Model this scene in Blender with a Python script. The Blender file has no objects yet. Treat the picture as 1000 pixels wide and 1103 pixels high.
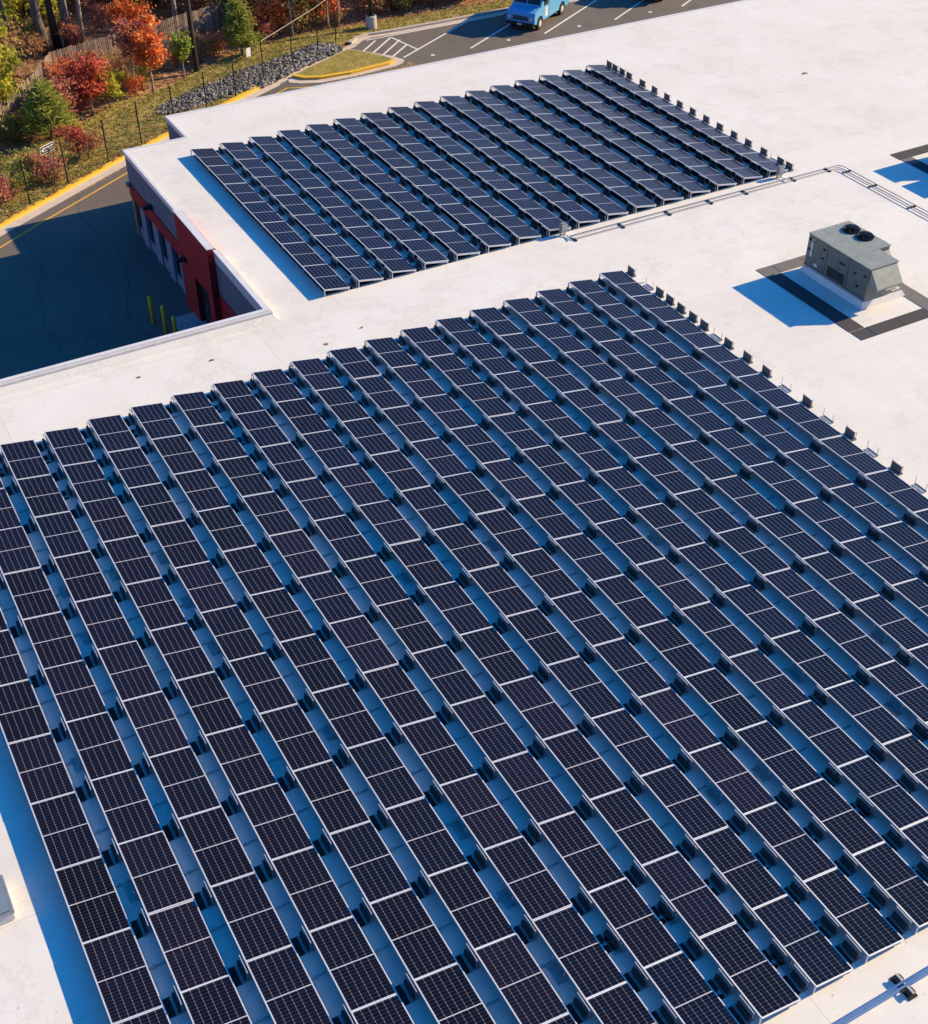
import bpy, bmesh, math, random
from mathutils import Vector, Matrix
random.seed(7)
R = math.radians
scene = bpy.context.scene
col = scene.collection
GZ = -4.5      # street level
RZ = -0.33     # roof membrane level (0 = high edge of the solar rows)

# ------------------------------------------------------------------ materials
def newmat(name):
    m = bpy.data.materials.new(name); m.use_nodes = True
    nt = m.node_tree; b = nt.nodes['Principled BSDF']
    return m, nt, b
def N(nt, typ, **kw):
    n = nt.nodes.new(typ)
    for k, v in kw.items(): setattr(n, k, v)
    return n
def ramp(nt, fac, stops):
    r = N(nt, 'ShaderNodeValToRGB')
    el = r.color_ramp.elements
    while len(el) < len(stops): el.new(0.5)
    for e, (p, c) in zip(el, stops):
        e.position = p; e.color = (*c, 1)
    nt.links.new(fac, r.inputs[0]); return r.outputs[0]
def noise(nt, vec, scale, detail=4, rough=.55):
    n = N(nt, 'ShaderNodeTexNoise'); n.inputs['Scale'].default_value = scale
    n.inputs['Detail'].default_value = detail; n.inputs['Roughness'].default_value = rough
    if vec is not None: nt.links.new(vec, n.inputs['Vector'])
    return n
def objco(nt): return N(nt, 'ShaderNodeTexCoord').outputs['Object']
def geopos(nt): return N(nt, 'ShaderNodeNewGeometry').outputs['Position']
def mixc(nt, fac, a, b, mode='MIX'):
    m = N(nt, 'ShaderNodeMix', data_type='RGBA', blend_type=mode)
    for s, v in ((0, fac), (6, a), (7, b)):
        if hasattr(v, 'links') or isinstance(v, bpy.types.NodeSocket): nt.links.new(v, m.inputs[s])
        else: m.inputs[s].default_value = v if s == 0 else (*v, 1)
    return m.outputs[2]
def math_(nt, op, a, b=None, c=None):
    m = N(nt, 'ShaderNodeMath', operation=op)
    for i, v in enumerate((a, b, c)):
        if v is None: continue
        if isinstance(v, bpy.types.NodeSocket): nt.links.new(v, m.inputs[i])
        else: m.inputs[i].default_value = v
    return m.outputs[0]
def bump(nt, b, h, dist=.01, strength=.5):
    n = N(nt, 'ShaderNodeBump'); n.inputs['Distance'].default_value = dist
    n.inputs['Strength'].default_value = strength
    nt.links.new(h, n.inputs['Height']); nt.links.new(n.outputs[0], b.inputs['Normal'])
def simple(name, c, rough=.6, metal=0., var=.12, scale=6., spec=.5, dist=.003):
    m, nt, b = newmat(name)
    n = noise(nt, geopos(nt), scale, 5)
    lo = tuple(x*(1-var) for x in c); hi = tuple(min(1, x*(1+var)) for x in c)
    nt.links.new(ramp(nt, n.outputs['Fac'], [(.3, lo), (.7, hi)]), b.inputs['Base Color'])
    b.inputs['Roughness'].default_value = rough; b.inputs['Metallic'].default_value = metal
    b.inputs['Specular IOR Level'].default_value = spec
    if dist: bump(nt, b, n.outputs['Fac'], dist, .4)
    return m

def mat_roof():
    m, nt, b = newmat('roof_membrane'); p = geopos(nt)
    big = noise(nt, p, .22, 6, .6); mid = noise(nt, p, 1.6, 6, .65); fine = noise(nt, p, 28, 3, .6)
    c = ramp(nt, big.outputs['Fac'], [(.25, (.735, .69, .635)), (.5, (.785, .75, .70)), (.75, (.825, .80, .755))])
    c2 = ramp(nt, mid.outputs['Fac'], [(.3, (.96, .955, .95)), (.62, (1, 1, 1))])
    c = mixc(nt, 1., c, c2, 'MULTIPLY')
    # membrane laps: long sheets running across the rows, with end laps
    br = N(nt, 'ShaderNodeTexBrick'); br.offset = .37
    br.inputs['Color1'].default_value = (1, 1, 1, 1); br.inputs['Color2'].default_value = (.965, .96, .955, 1)
    br.inputs['Mortar'].default_value = (.76, .745, .73, 1)
    br.inputs['Scale'].default_value = 1; br.inputs['Mortar Size'].default_value = .012
    br.inputs['Mortar Smooth'].default_value = .6
    br.inputs['Brick Width'].default_value = 9.5; br.inputs['Row Height'].default_value = 2.9
    wob = noise(nt, p, .35, 2); add = N(nt, 'ShaderNodeVectorMath', operation='MULTIPLY_ADD')
    nt.links.new(wob.outputs['Color'], add.inputs[0]); add.inputs[1].default_value = (.12, .12, 0); nt.links.new(p, add.inputs[2])
    nt.links.new(add.outputs[0], br.inputs['Vector'])
    c = mixc(nt, 1., c, br.outputs['Color'], 'MULTIPLY')
    # dirt specks and dried puddle rings
    sp = noise(nt, p, 9, 2, .5)
    c = mixc(nt, ramp(nt, sp.outputs['Fac'], [(.70, (0, 0, 0)), (.74, (.6, .6, .6))]), c, (.30, .28, .27))
    rg = noise(nt, p, .55, 7, .7)
    ring = ramp(nt, rg.outputs['Fac'], [(.55, (0, 0, 0)), (.58, (.26, .26, .26)), (.605, (.08, .08, .08)), (.7, (0, 0, 0))])
    c = mixc(nt, ring, c, (.50, .45, .42))
    st = noise(nt, p, .9, 8, .75)
    c = mixc(nt, ramp(nt, st.outputs['Fac'], [(.64, (0, 0, 0)), (.78, (.35, .35, .35))]), c, (.56, .52, .49))
    nt.links.new(c, b.inputs['Base Color']); b.inputs['Roughness'].default_value = .72
    h = math_(nt, 'ADD', math_(nt, 'MULTIPLY', fine.outputs['Fac'], .3), mid.outputs['Fac'])
    bump(nt, b, h, .012, .5)
    return m

def mat_panel():
    m, nt, b = newmat('pv_glass')
    uv = N(nt, 'ShaderNodeUVMap').outputs[0]
    s = N(nt, 'ShaderNodeSeparateXYZ'); nt.links.new(uv, s.inputs[0])   # metres across / along
    u, v = s.outputs[0], s.outputs[1]
    def cell(x, off, pitch):   # distance from the nearest cell border, metres
        f = math_(nt, 'FRACT', math_(nt, 'DIVIDE', math_(nt, 'SUBTRACT', x, off), pitch))
        return math_(nt, 'MULTIPLY', math_(nt, 'MINIMUM', f, math_(nt, 'SUBTRACT', 1., f)), pitch)
    cu, cv = cell(u, .0315, .1695), cell(v, .049, .0838)
    lu = math_(nt, 'LESS_THAN', cu, .0038)
    lv = math_(nt, 'LESS_THAN', cv, .0014)
    dia = math_(nt, 'LESS_THAN', math_(nt, 'ADD', cu, cv), .0135)
    # chamfered corners only occur on every second half-cut border
    mid = math_(nt, 'LESS_THAN', math_(nt, 'ABSOLUTE', math_(nt, 'SUBTRACT', v, 1.04)), .0125)
    line = math_(nt, 'MAXIMUM', math_(nt, 'MULTIPLY', lu, .36), math_(nt, 'MAXIMUM', math_(nt, 'MULTIPLY', lv, .24), math_(nt, 'MAXIMUM', math_(nt, 'MULTIPLY', dia, .42), mid)))
    oi = N(nt, 'ShaderNodeObjectInfo')
    base = ramp(nt, oi.outputs['Random'], [(0, (.0018, .0014, .006)), (.35, (.0035, .0022, .009)), (.7, (.0022, .0026, .012)), (1, (.006, .004, .014))])
    n = noise(nt, uv, 14, 3)
    base = mixc(nt, .5, base, ramp(nt, n.outputs['Fac'], [(.35, (.6, .6, .7)), (.65, (1.3, 1.25, 1.25))]), 'MULTIPLY')
    c = mixc(nt, line, base, (.42, .43, .52))
    # faint dust film
    d = noise(nt, geopos(nt), .8, 6, .7)
    c = mixc(nt, ramp(nt, d.outputs['Fac'], [(.4, (.004, .004, .004)), (.8, (.006, .006, .006))]), c, (.5, .45, .42))
    nt.links.new(c, b.inputs['Base Color'])
    b.inputs['Roughness'].default_value = .16; b.inputs['IOR'].default_value = 1.42; b.inputs['Specular IOR Level'].default_value = .26
    return m

def mat_asphalt():
    m, nt, b = newmat('asphalt'); p = geopos(nt)
    a = noise(nt, p, .35, 5); f = noise(nt, p, 18, 4, .7)
    c = ramp(nt, a.outputs['Fac'], [(.3, (.125, .104, .090)), (.7, (.16, .132, .115))])
    c = mixc(nt, .8, c, ramp(nt, f.outputs['Fac'], [(.3, (.6, .6, .6)), (.7, (1.35, 1.33, 1.3))]), 'MULTIPLY')
    w = N(nt, 'ShaderNodeTexWave'); w.wave_type = 'BANDS'; w.inputs['Scale'].default_value = .09; w.inputs['Distortion'].default_value = 9
    w.inputs['Detail'].default_value = 4; w.inputs['Detail Scale'].default_value = .5; nt.links.new(p, w.inputs['Vector'])
    c = mixc(nt, ramp(nt, w.outputs['Fac'], [(.0, (.35, .35, .35)), (.002, (0, 0, 0))]), c, (.04, .035, .035))
    oil = noise(nt, p, .8, 3)
    c = mixc(nt, ramp(nt, oil.outputs['Fac'], [(.62, (0, 0, 0)), (.75, (.5, .5, .5))]), c, (.06, .055, .052))
    nt.links.new(c, b.inputs['Base Color']); b.inputs['Roughness'].default_value = .9
    bump(nt, b, f.outputs['Fac'], .01, .6); return m
def mat_ground(name, stops, scale, fine=(.6, 1.4), dist=.05):
    m, nt, b = newmat(name); p = geopos(nt)
    a = noise(nt, p, scale, 7, .7); f = noise(nt, p, scale*9, 5, .7)
    c = ramp(nt, a.outputs['Fac'], stops)
    c = mixc(nt, 1., c, ramp(nt, f.outputs['Fac'], [(.3, (fine[0],)*3), (.7, (fine[1],)*3)]), 'MULTIPLY')
    nt.links.new(c, b.inputs['Base Color']); b.inputs['Roughness'].default_value = .95
    b.inputs['Specular IOR Level'].default_value = .1
    bump(nt, b, f.outputs['Fac'], dist, .8); return m
def mat_paint(name, c, wear=.5):
    m, nt, b = newmat(name); p = geopos(nt)
    f = noise(nt, p, 7, 6, .75)
    k = ramp(nt, f.outputs['Fac'], [(wear, (0, 0, 0)), (wear+.12, (.8, .8, .8))])
    nt.links.new(mixc(nt, k, c, tuple(x*.45+.05 for x in c)), b.inputs['Base Color'])
    b.inputs['Roughness'].default_value = .8; return m
def mat_leaf(name, stops, trans=.5):
    stops = [(p, tuple(min(.9, x*1.65) for x in c)) for p, c in stops]
    m, nt, b = newmat(name)
    at = N(nt, 'ShaderNodeAttribute'); at.attribute_name = 'tint'
    oi = N(nt, 'ShaderNodeObjectInfo')
    f = math_(nt, 'ADD', math_(nt, 'MULTIPLY', at.outputs['Fac'], .82), math_(nt, 'MULTIPLY', oi.outputs['Random'], .18))
    c = ramp(nt, f, stops)
    nt.links.new(c, b.inputs['Base Color']); b.inputs['Roughness'].default_value = .6
    b.inputs['Specular IOR Level'].default_value = .25
    tr = N(nt, 'ShaderNodeBsdfTranslucent'); nt.links.new(c, tr.inputs['Color'])
    mx = N(nt, 'ShaderNodeMixShader'); mx.inputs[0].default_value = trans
    out = nt.nodes['Material Output']
    nt.links.new(b.outputs[0], mx.inputs[1]); nt.links.new(tr.outputs[0], mx.inputs[2]); nt.links.new(mx.outputs[0], out.inputs[0])
    return m
def mat_fence_wood():
    m, nt, b = newmat('weathered_boards'); p = geopos(nt)
    f = noise(nt, p, 5, 6, .7)
    at = N(nt, 'ShaderNodeAttribute'); at.attribute_name = 'tint'
    c = ramp(nt, at.outputs['Fac'], [(0, (.17, .115, .09)), (.5, (.27, .19, .15)), (1, (.40, .31, .25))])
    c = mixc(nt, .8, c, ramp(nt, f.outputs['Fac'], [(.3, (.6, .6, .6)), (.7, (1.2, 1.2, 1.2))]), 'MULTIPLY')
    nt.links.new(c, b.inputs['Base Color']); b.inputs['Roughness'].default_value = .9; return m
def mat_bark(name, lo, hi):
    m, nt, b = newmat(name); p = geopos(nt)
    mp = N(nt, 'ShaderNodeMapping'); mp.inputs['Scale'].default_value = (6, 6, 1.2); nt.links.new(p, mp.inputs[0])
    f = noise(nt, mp.outputs[0], 1.5, 6, .7)
    nt.links.new(ramp(nt, f.outputs['Fac'], [(.35, lo), (.65, hi)]), b.inputs['Base Color'])
    b.inputs['Roughness'].default_value = .95; bump(nt, b, f.outputs['Fac'], .05, .8); return m
def mat_wall(name, c):
    m, nt, b = newmat(name); p = geopos(nt)
    br = N(nt, 'ShaderNodeTexBrick'); br.inputs['Scale'].default_value = 1
    br.inputs['Brick Width'].default_value = .4; br.inputs['Row Height'].default_value = .2; br.inputs['Mortar Size'].default_value = .008
    br.inputs['Color1'].default_value = (*c, 1); br.inputs['Color2'].default_value = (*[x*.9 for x in c], 1); br.inputs['Mortar'].default_value = (*[x*.7 for x in c], 1)
    s = N(nt, 'ShaderNodeSeparateXYZ'); nt.links.new(p, s.inputs[0]); cb = N(nt, 'ShaderNodeCombineXYZ')
    nt.links.new(math_(nt, 'ADD', s.outputs[0], s.outputs[1]), cb.inputs[0]); nt.links.new(s.outputs[2], cb.inputs[1])
    nt.links.new(cb.outputs[0], br.inputs['Vector'])
    f = noise(nt, p, 2, 5)
    nt.links.new(mixc(nt, .6, br.outputs['Color'], ramp(nt, f.outputs['Fac'], [(.3, (.8, .8, .8)), (.7, (1.1, 1.1, 1.1))]), 'MULTIPLY'), b.inputs['Base Color'])
    b.inputs['Roughness'].default_value = .85; return m

M = {}
M['roof'] = mat_roof(); M['pv'] = mat_panel(); M['asphalt'] = mat_asphalt()
M['alu'] = simple('aluminium_frame', (.72, .72, .74), .38, .35, .06, 3, dist=0)
M['galv'] = simple('galvanised_steel', (.42, .43, .44), .45, .6, .2, 8, dist=0)
M['back'] = simple('panel_backsheet', (.035, .035, .04), .6, 0, .1, 5, dist=0)
M['block'] = simple('shade_toned_ballast_concrete', (.035, .033, .035), .95, 0, .3, 22)  # near-black: the shade between rows is put into the block colour
M['block2'] = simple('lit_ballast_concrete', (.13, .12, .125), .95, 0, .3, 22)  # lighter copy of the same concrete for outer rows in the sun
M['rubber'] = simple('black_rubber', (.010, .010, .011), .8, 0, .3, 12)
M['trim'] = simple('roof_edge_metal', (.78, .76, .75), .45, .15, .05, 2)
M['flash'] = simple('parapet_flashing', (.58, .56, .55), .6, 0, .1, 2.5)
M['wallgrey'] = mat_wall('painted_block_grey', (.17, .17, .21))
M['wallred'] = mat_wall('painted_block_red', (.40, .008, .012))
M['redmetal'] = simple('red_metal', (.30, .012, .018), .5, 0, .1, 3)
M['pier'] = simple('pale_pier', (.22, .23, .30), .7, 0, .1, 4)
M['darkglass'] = simple('dark_window_glass', (.012, .014, .02), .08, 0, .1, 1, dist=0)
M['black'] = simple('black_paint', (.012, .012, .013), .45, 0, .2, 6)
M['hvac'] = simple('unit_enamel', (.13, .152, .132), .5, .0, .22, 4.5)
M['hvac2'] = simple('unit_hood_enamel', (.27, .295, .26), .5, .0, .14, 3.5)
M['hvacdark'] = simple('louvre_metal', (.05, .06, .06), .5, .3, .3, 20)
M['label'] = simple('pale_sticker', (.62, .64, .68), .5, 0, .2, 30)
M['fan'] = simple('glossy_fan_blade', (.02, .016, .02), .15, .3, .3, 9)
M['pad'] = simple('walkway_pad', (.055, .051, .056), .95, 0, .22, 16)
M['pad2'] = simple('pale_walkway_pad', (.16, .15, .15), .95, 0, .15, 16)  # paler grey tone for some of the pads
M['curb'] = simple('kerb_concrete', (.50, .43, .36), .9, 0, .18, 5)
M['gutter'] = simple('gutter_concrete', (.60, .49, .40), .9, 0, .09, 2)
M['yellow'] = mat_paint('yellow_kerb_paint', (.78, .46, .035), .6)
M['yline'] = mat_paint('yellow_line_paint', (.70, .38, .05), .54)
M['yfaded'] = mat_paint('faded_yellow_paint', (.42, .26, .08), .45)
M['white'] = mat_paint('white_road_paint', (.74, .72, .69), .6)
M['bollard'] = simple('yellow_bollard_paint', (.85, .55, .02), .5, 0, .1, 5)
M['grass'] = mat_ground('turf', [(.28, (.17, .17, .035)), (.44, (.28, .25, .06)), (.56, (.40, .32, .10)), (.70, (.52, .37, .18))], .9)
M['litter'] = mat_ground('leaf_litter', [(.3, (.11, .062, .034)), (.5, (.36, .20, .105)), (.7, (.56, .35, .20))], 1.3)
M['rock'] = simple('quarry_rock', (.27, .25, .26), .9, 0, .55, 3.5, dist=.02)
M['wood'] = mat_fence_wood()
M['bark'] = mat_bark('grey_bark', (.05, .042, .036), (.22, .185, .155))
M['barkpale'] = mat_bark('pale_bark', (.24, .19, .15), (.50, .43, .36))
M['barkdark'] = mat_bark('dark_bark', (.018, .014, .012), (.07, .055, .045))
M['conc'] = simple('pole_base_concrete', (.48, .44, .41), .9, 0, .2, 5)
M['polegreen'] = simple('dark_pole_paint', (.014, .022, .018), .4, .2, .2, 4)
M['cable'] = simple('pale_cable', (.50, .42, .34), .6, 0, .1, 4)
M['sidewalk'] = simple('sidewalk_concrete', (.38, .38, .38), .9, 0, .15, 3)
M['vanblue'] = simple('blue_van_paint', (.13, .42, .72), .28, 0, .03, .8, dist=0)
M['vangreen'] = simple('pale_green_truck_paint', (.34, .50, .42), .3, 0, .03, .8, dist=0)
M['vanpatch'] = simple('pale_decal', (.62, .68, .76), .4, 0, .3, 3, dist=0)
M['tyre'] = simple('tyre_rubber', (.02, .02, .02), .85, 0, .2, 10)
M['rim'] = simple('wheel_rim', (.62, .62, .64), .4, .3, .1, 6)
M['lamp'] = simple('clear_lens', (.70, .72, .75), .15, 0, .1, 9)
M['amber'] = simple('amber_lens', (.7, .25, .03), .3, 0, .1, 9)
M['plate'] = simple('number_plate', (.72, .73, .76), .5, 0, .05, 9)
M['signwhite'] = simple('sign_white', (.80, .78, .80), .5, 0, .03, 5)
M['pipe'] = simple('conduit_steel', (.85, .84, .84), .45, 0, .1, 6)
M['pipedark'] = simple('weathered_conduit_steel', (.30, .29, .31), .55, .4, .15, 6)
M['hatchglass'] = simple('skylight_dome', (.20, .26, .32), .15, 0, .1, 2)

LEAF = {
 'red':    mat_leaf('red_leaves', [(0, (.12, .025, .018)), (.5, (.38, .085, .055)), (.85, (.54, .15, .085)), (1, (.66, .32, .18))]),
 'orange': mat_leaf('orange_leaves', [(0, (.16, .035, .014)), (.45, (.46, .12, .04)), (.85, (.66, .22, .07)), (1, (.72, .42, .18))]),
 'pink':   mat_leaf('faded_red_leaves', [(0, (.13, .045, .03)), (.5, (.36, .13, .09)), (1, (.56, .28, .20))]),
 'yellow': mat_leaf('yellow_green_leaves', [(0, (.07, .09, .016)), (.5, (.27, .27, .04)), (.85, (.55, .45, .04)), (1, (.80, .62, .06))]),
 'olive':  mat_leaf('olive_leaves', [(0, (.06, .065, .016)), (.5, (.19, .19, .045)), (1, (.40, .34, .09))]),
 'brown':  mat_leaf('brown_leaves', [(0, (.08, .042, .022)), (.5, (.27, .15, .075)), (1, (.48, .30, .16))]),
 'green':  mat_leaf('green_leaves', [(0, (.05, .08, .014)), (.5, (.15, .21, .035)), (1, (.32, .36, .07))]),
 'pine':   mat_leaf('pine_needles', [(0, (.045, .06, .014)), (.5, (.17, .19, .035)), (1, (.42, .40, .07))], .45),
 'grass':  mat_leaf('grass_blades', [(0, (.11, .11, .025)), (.5, (.24, .22, .06)), (1, (.46, .36, .14))], .3),
}

# ------------------------------------------------------------------ helpers
class MB:
    def __init__(s): s.v = []; s.f = []; s.m = []; s.t = []; s.uv = None; s.smooth = False
    def quad(s, pts, mi=0, t=.5):
        k = len(s.v); s.v += [tuple(p) for p in pts]; s.f.append(tuple(range(k, k+len(pts)))); s.m.append(mi); s.t.append(t)
    def box(s, x0, x1, y0, y1, z0, z1, mi=0, t=.5, mat=None):
        P = [Vector(p) for p in ((x0,y0,z0),(x1,y0,z0),(x1,y1,z0),(x0,y1,z0),(x0,y0,z1),(x1,y0,z1),(x1,y1,z1),(x0,y1,z1))]
        if mat is not None: P = [mat @ p for p in P]
        k = len(s.v); s.v += [tuple(p) for p in P]
        for f in ((0,3,2,1),(4,5,6,7),(0,1,5,4),(1,2,6,5),(2,3,7,6),(3,0,4,7)):
            s.f.append(tuple(k+i for i in f)); s.m.append(mi); s.t.append(t)
        return s
    def tube(s, pts, rad, n=8, mi=0, cap=True, t=.5):
        pts = [Vector(p) for p in pts]
        if not hasattr(rad, '__len__'): rad = [rad]*len(pts)
        rings = []
        for i, p in enumerate(pts):
            d = (pts[min(i+1, len(pts)-1)]-pts[max(i-1, 0)]).normalized()
            a = d.orthogonal().normalized() if i == 0 else (pa - d*pa.dot(d)).normalized()
            pa = a; b = d.cross(a); k = len(s.v)
            s.v += [tuple(p+(a*math.cos(2*math.pi*j/n)+b*math.sin(2*math.pi*j/n))*rad[i]) for j in range(n)]
            rings.append(k)
        for a, b in zip(rings, rings[1:]):
            for j in range(n):
                s.f.append((a+j, a+(j+1) % n, b+(j+1) % n, b+j)); s.m.append(mi); s.t.append(t)
        if cap:
            s.f.append(tuple(reversed(range(rings[0], rings[0]+n)))); s.m.append(mi); s.t.append(t)
            s.f.append(tuple(range(rings[-1], rings[-1]+n))); s.m.append(mi); s.t.append(t)
        return s
    def prism(s, poly, z0, z1, mi=0, mtop=None):   # ccw polygon
        n = len(poly); k = len(s.v)
        s.v += [(x, y, z0) for x, y in poly] + [(x, y, z1) for x, y in poly]
        s.f.append(tuple(reversed(range(k, k+n)))); s.m.append(mi); s.t.append(.5)
        s.f.append(tuple(range(k+n, k+2*n))); s.m.append(mi if mtop is None else mtop); s.t.append(.5)
        for i in range(n):
            j = (i+1) % n; s.f.append((k+i, k+j, k+n+j, k+n+i)); s.m.append(mi); s.t.append(.5)
        return s
    def build(s, name, mats, parent=None, bevel=0, smooth=False, loc=None):
        me = bpy.data.meshes.new(name); me.from_pydata(s.v, [], s.f)
        if not isinstance(mats, (list, tuple)): mats = [mats]
        for m in mats: me.materials.append(m)
        me.polygons.foreach_set('material_index', s.m)
        if smooth: me.polygons.foreach_set('use_smooth', [True]*len(s.f))
        a = me.attributes.new('tint', 'FLOAT', 'FACE'); a.data.foreach_set('value', s.t)
        me.update()
        o = bpy.data.objects.new(name, me); col.objects.link(o)
        if parent: o.parent = parent
        if loc: o.location = loc
        if bevel:
            bm = bmesh.new(); bm.from_mesh(me); bmesh.ops.remove_doubles(bm, verts=bm.verts, dist=1e-5)
            es = [e for e in bm.edges if len(e.link_faces) == 2 and e.calc_face_angle(0) > .5]
            bmesh.ops.bevel(bm, geom=es, offset=bevel, segments=2, affect='EDGES', clamp_overlap=True)
            bm.to_mesh(me); bm.free()
        return o
def tag(o, label=None, cat=None, group=None, kind=None):
    if label: o['label'] = label
    if cat: o['category'] = cat
    if group: o['group'] = group
    if kind: o['kind'] = kind
    return o
def empty(name, loc, rz=0, **kw):
    o = bpy.data.objects.new(name, None); col.objects.link(o); o.empty_display_size = .3
    o.location = loc; o.rotation_euler = (0, 0, rz); tag(o, **kw); return o
def copyo(o, parent=None):
    c = o.copy(); col.objects.link(c)
    if parent is not None: c.parent = parent
    return c
CH = {}
def copy_tree(o, parent=None):
    c = copyo(o, parent)
    for ch in [x for x in bpy.data.objects if x.parent == o and x != c]: copy_tree(ch, c)
    return c
def struct(o): o['kind'] = 'structure'; return o

# ------------------------------------------------------------------ solar rows
PITCH, L, W, D = 1.44072, 2.1, 1.063, .176
TILT = math.atan2(D, W); SL = math.hypot(D, W); PL = 2.094
Mt = Matrix.Rotation(TILT, 4, 'Y')       # panel frame: x down the slope (low side = +x)
def tilt_box(mb, x0, x1, y0, y1, z0, z1): mb.box(x0, x1, y0, y1, z0, z1, mat=Mt)
# prototype meshes (panel origin = top of the high edge, far end)
g = MB()
tilt_box(g, .010, SL-.010, -PL+.006, -.006, -.030, -.004)
proto_glass = g.build('solar_panel', [M['pv'], M['back']])
me = proto_glass.data
for p in me.polygons:
    p.material_index = 0 if p.normal.z > .5 else 1
uvl = me.uv_layers.new(name='UVMap'); inv = Mt.inverted()
for lp in me.loops:
    q = inv @ me.vertices[lp.vertex_index].co
    uvl.data[lp.index].uv = (q.x + .0, -q.y)
g = MB(); fw = .024
tilt_box(g, 0, fw, -PL, 0, -.032, 0); tilt_box(g, SL-fw, SL, -PL, 0, -.032, 0)
tilt_box(g, fw, SL-fw, -fw, 0, -.040, -.0005); tilt_box(g, fw, SL-fw, -PL, -PL+fw, -.040, -.0005)
proto_frame = g.build('panel_frame', M['alu'], proto_glass)
# support bracket at a panel junction: upright at the high side, foot, brace to the low side
g = MB()
g.box(.055, .085, -.02, .02, RZ+.012, -.055); g.box(.0, .17, -.045, .045, RZ+.004, RZ+.014)
g.box(W-.10, W-.07, -.02, .02, RZ+.012, -D-.045); g.box(W-.16, W-.01, -.045, .045, RZ+.004, RZ+.014); g.box(.165, W-.155, -.02, .02, RZ+.005, RZ+.013)
proto_leg = g.build('support_bracket', M['galv'])
# row-end profile in bright aluminium (upright and sloping lip)
g = MB(); g.box(.0, .035, -.012, .012, RZ+.004, -.042); g.box(W-.05, W-.02, -.012, .012, RZ+.004, -D-.05)
tilt_box(g, .0, SL, -.012, .012, -.075, -.043)
proto_end = g.build('end_profile', M['alu'])
# ballast tray with two rods, and the concrete block standing in it
g = MB(); g.box(-.10, .10, -.24, .24, RZ+.012, RZ+.026); g.box(-.10, -.088, -.24, .24, RZ+.026, RZ+.05); g.box(.088, .10, -.24, .24, RZ+.026, RZ+.05)
proto_tray = g.build('ballast_tray', M['galv'])
g = MB(); g.box(.03, .043, -.008, .008, RZ+.026, RZ+.345)
proto_rods = g.build('tray_upright', M['galv'], proto_tray)
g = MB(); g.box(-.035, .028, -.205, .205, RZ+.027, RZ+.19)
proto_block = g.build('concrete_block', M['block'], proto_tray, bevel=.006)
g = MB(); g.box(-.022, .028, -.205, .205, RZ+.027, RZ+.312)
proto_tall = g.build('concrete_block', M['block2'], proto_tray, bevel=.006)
g = MB(); g.box(.0445, .058, -.235, .235, RZ+.30, RZ+.325)
proto_bar = g.build('retaining_bar', M['alu'], proto_tray)
g = MB(); g.box(-.245, .095, -.23, .25, RZ+.004, RZ+.011)
proto_mat = g.build('shade_mat', M['rubber'], proto_tray)  # black patch standing in for the shaded roof in the inner gaps
g = MB(); g.box(.0, .36, -.02, .02, RZ+.006, RZ+.03); g.box(.10, .14, -.05, .05, RZ+.031, RZ+.05)
proto_strut = g.build('cross_strut', M['galv'])

def build_row(name, x, y0, nj, ballast, label, group):
    root = empty(name, (x, y0, 0), 0, label=label, cat='solar row', group=group)
    for j in range(nj):
        p = copyo(proto_glass, root); p.location = (0, -j*L, random.uniform(-.003, .003))
        p.rotation_euler = (random.gauss(0, R(.2)), random.gauss(0, R(.28)), 0)
        copyo(proto_frame, p)
    for j in range(nj+1):
        if 0 < j < nj:
            b = copyo(proto_leg, root); b.location = (0, -j*L+.01, 0)
    for j in (0, nj):
        e = copyo(proto_end, root); e.location = (0, -j*L + (-.02 if j == 0 else .045), 0)
    for zx, zz, xx in ((-.085, 0, .20), (-.058-D+.03, 1, W-.14)):
        g = MB(); g.box(xx, xx+.04, -nj*L+.06, -.04, zx-.03, zx)
        g.build('mounting_rail', M['galv'], root)
    for j in range(nj):
        s = copyo(proto_strut, root); s.location = (W+.01, -(j+.5)*L + random.uniform(-.25, .25), 0)
    for t, full in ballast:
        tr = copyo(proto_tray, root); tr.location = (W+.27, -t*L-.12, 0)
        for ry in (-.225, .225):
            q = copyo(proto_rods, tr); q.location = (0, ry, 0)
        if full and not label.startswith(('outermost right', 'last row')): copyo(proto_mat, tr)
        if full:
            outer = label.startswith(('outermost right', 'last row'))
            if not outer: copyo(proto_bar, tr)
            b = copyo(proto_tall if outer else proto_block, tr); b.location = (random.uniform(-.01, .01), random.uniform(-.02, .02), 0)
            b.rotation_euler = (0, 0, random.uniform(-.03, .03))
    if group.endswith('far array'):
        g = MB(); g.box(.10, .72, -nj*L+.15, -.12, RZ+.0155, RZ+.0185); g.build('shade_sheet', M['rubber'], root)  # black sheet added to paint the shade seen under the far panels
    return root
ORD = ['first','second','third','fourth','fifth','sixth','seventh','eighth','ninth','tenth','eleventh','twelfth','thirteenth','fourteenth','fifteenth','sixteenth','seventeenth','eighteenth','nineteenth']
edge_b = [(.06,1),(.62,0),(.94,1),(1.26,1),(1.60,1),(1.94,1),(2.26,1),(2.63,0),(2.95,1),(3.45,1),(3.95,1),(4.43,0),(4.95,1),(5.44,0),(5.96,1),(6.44,0),(6.96,1),(7.45,0)] + [(k+.45+.5*(k % 1), 0) for k in (8, 9, 10, 11)] + [(k-.05, 1) for k in (8, 9, 10, 11, 12)] + [(12.4, 1), (12.8, 1)]
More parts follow.
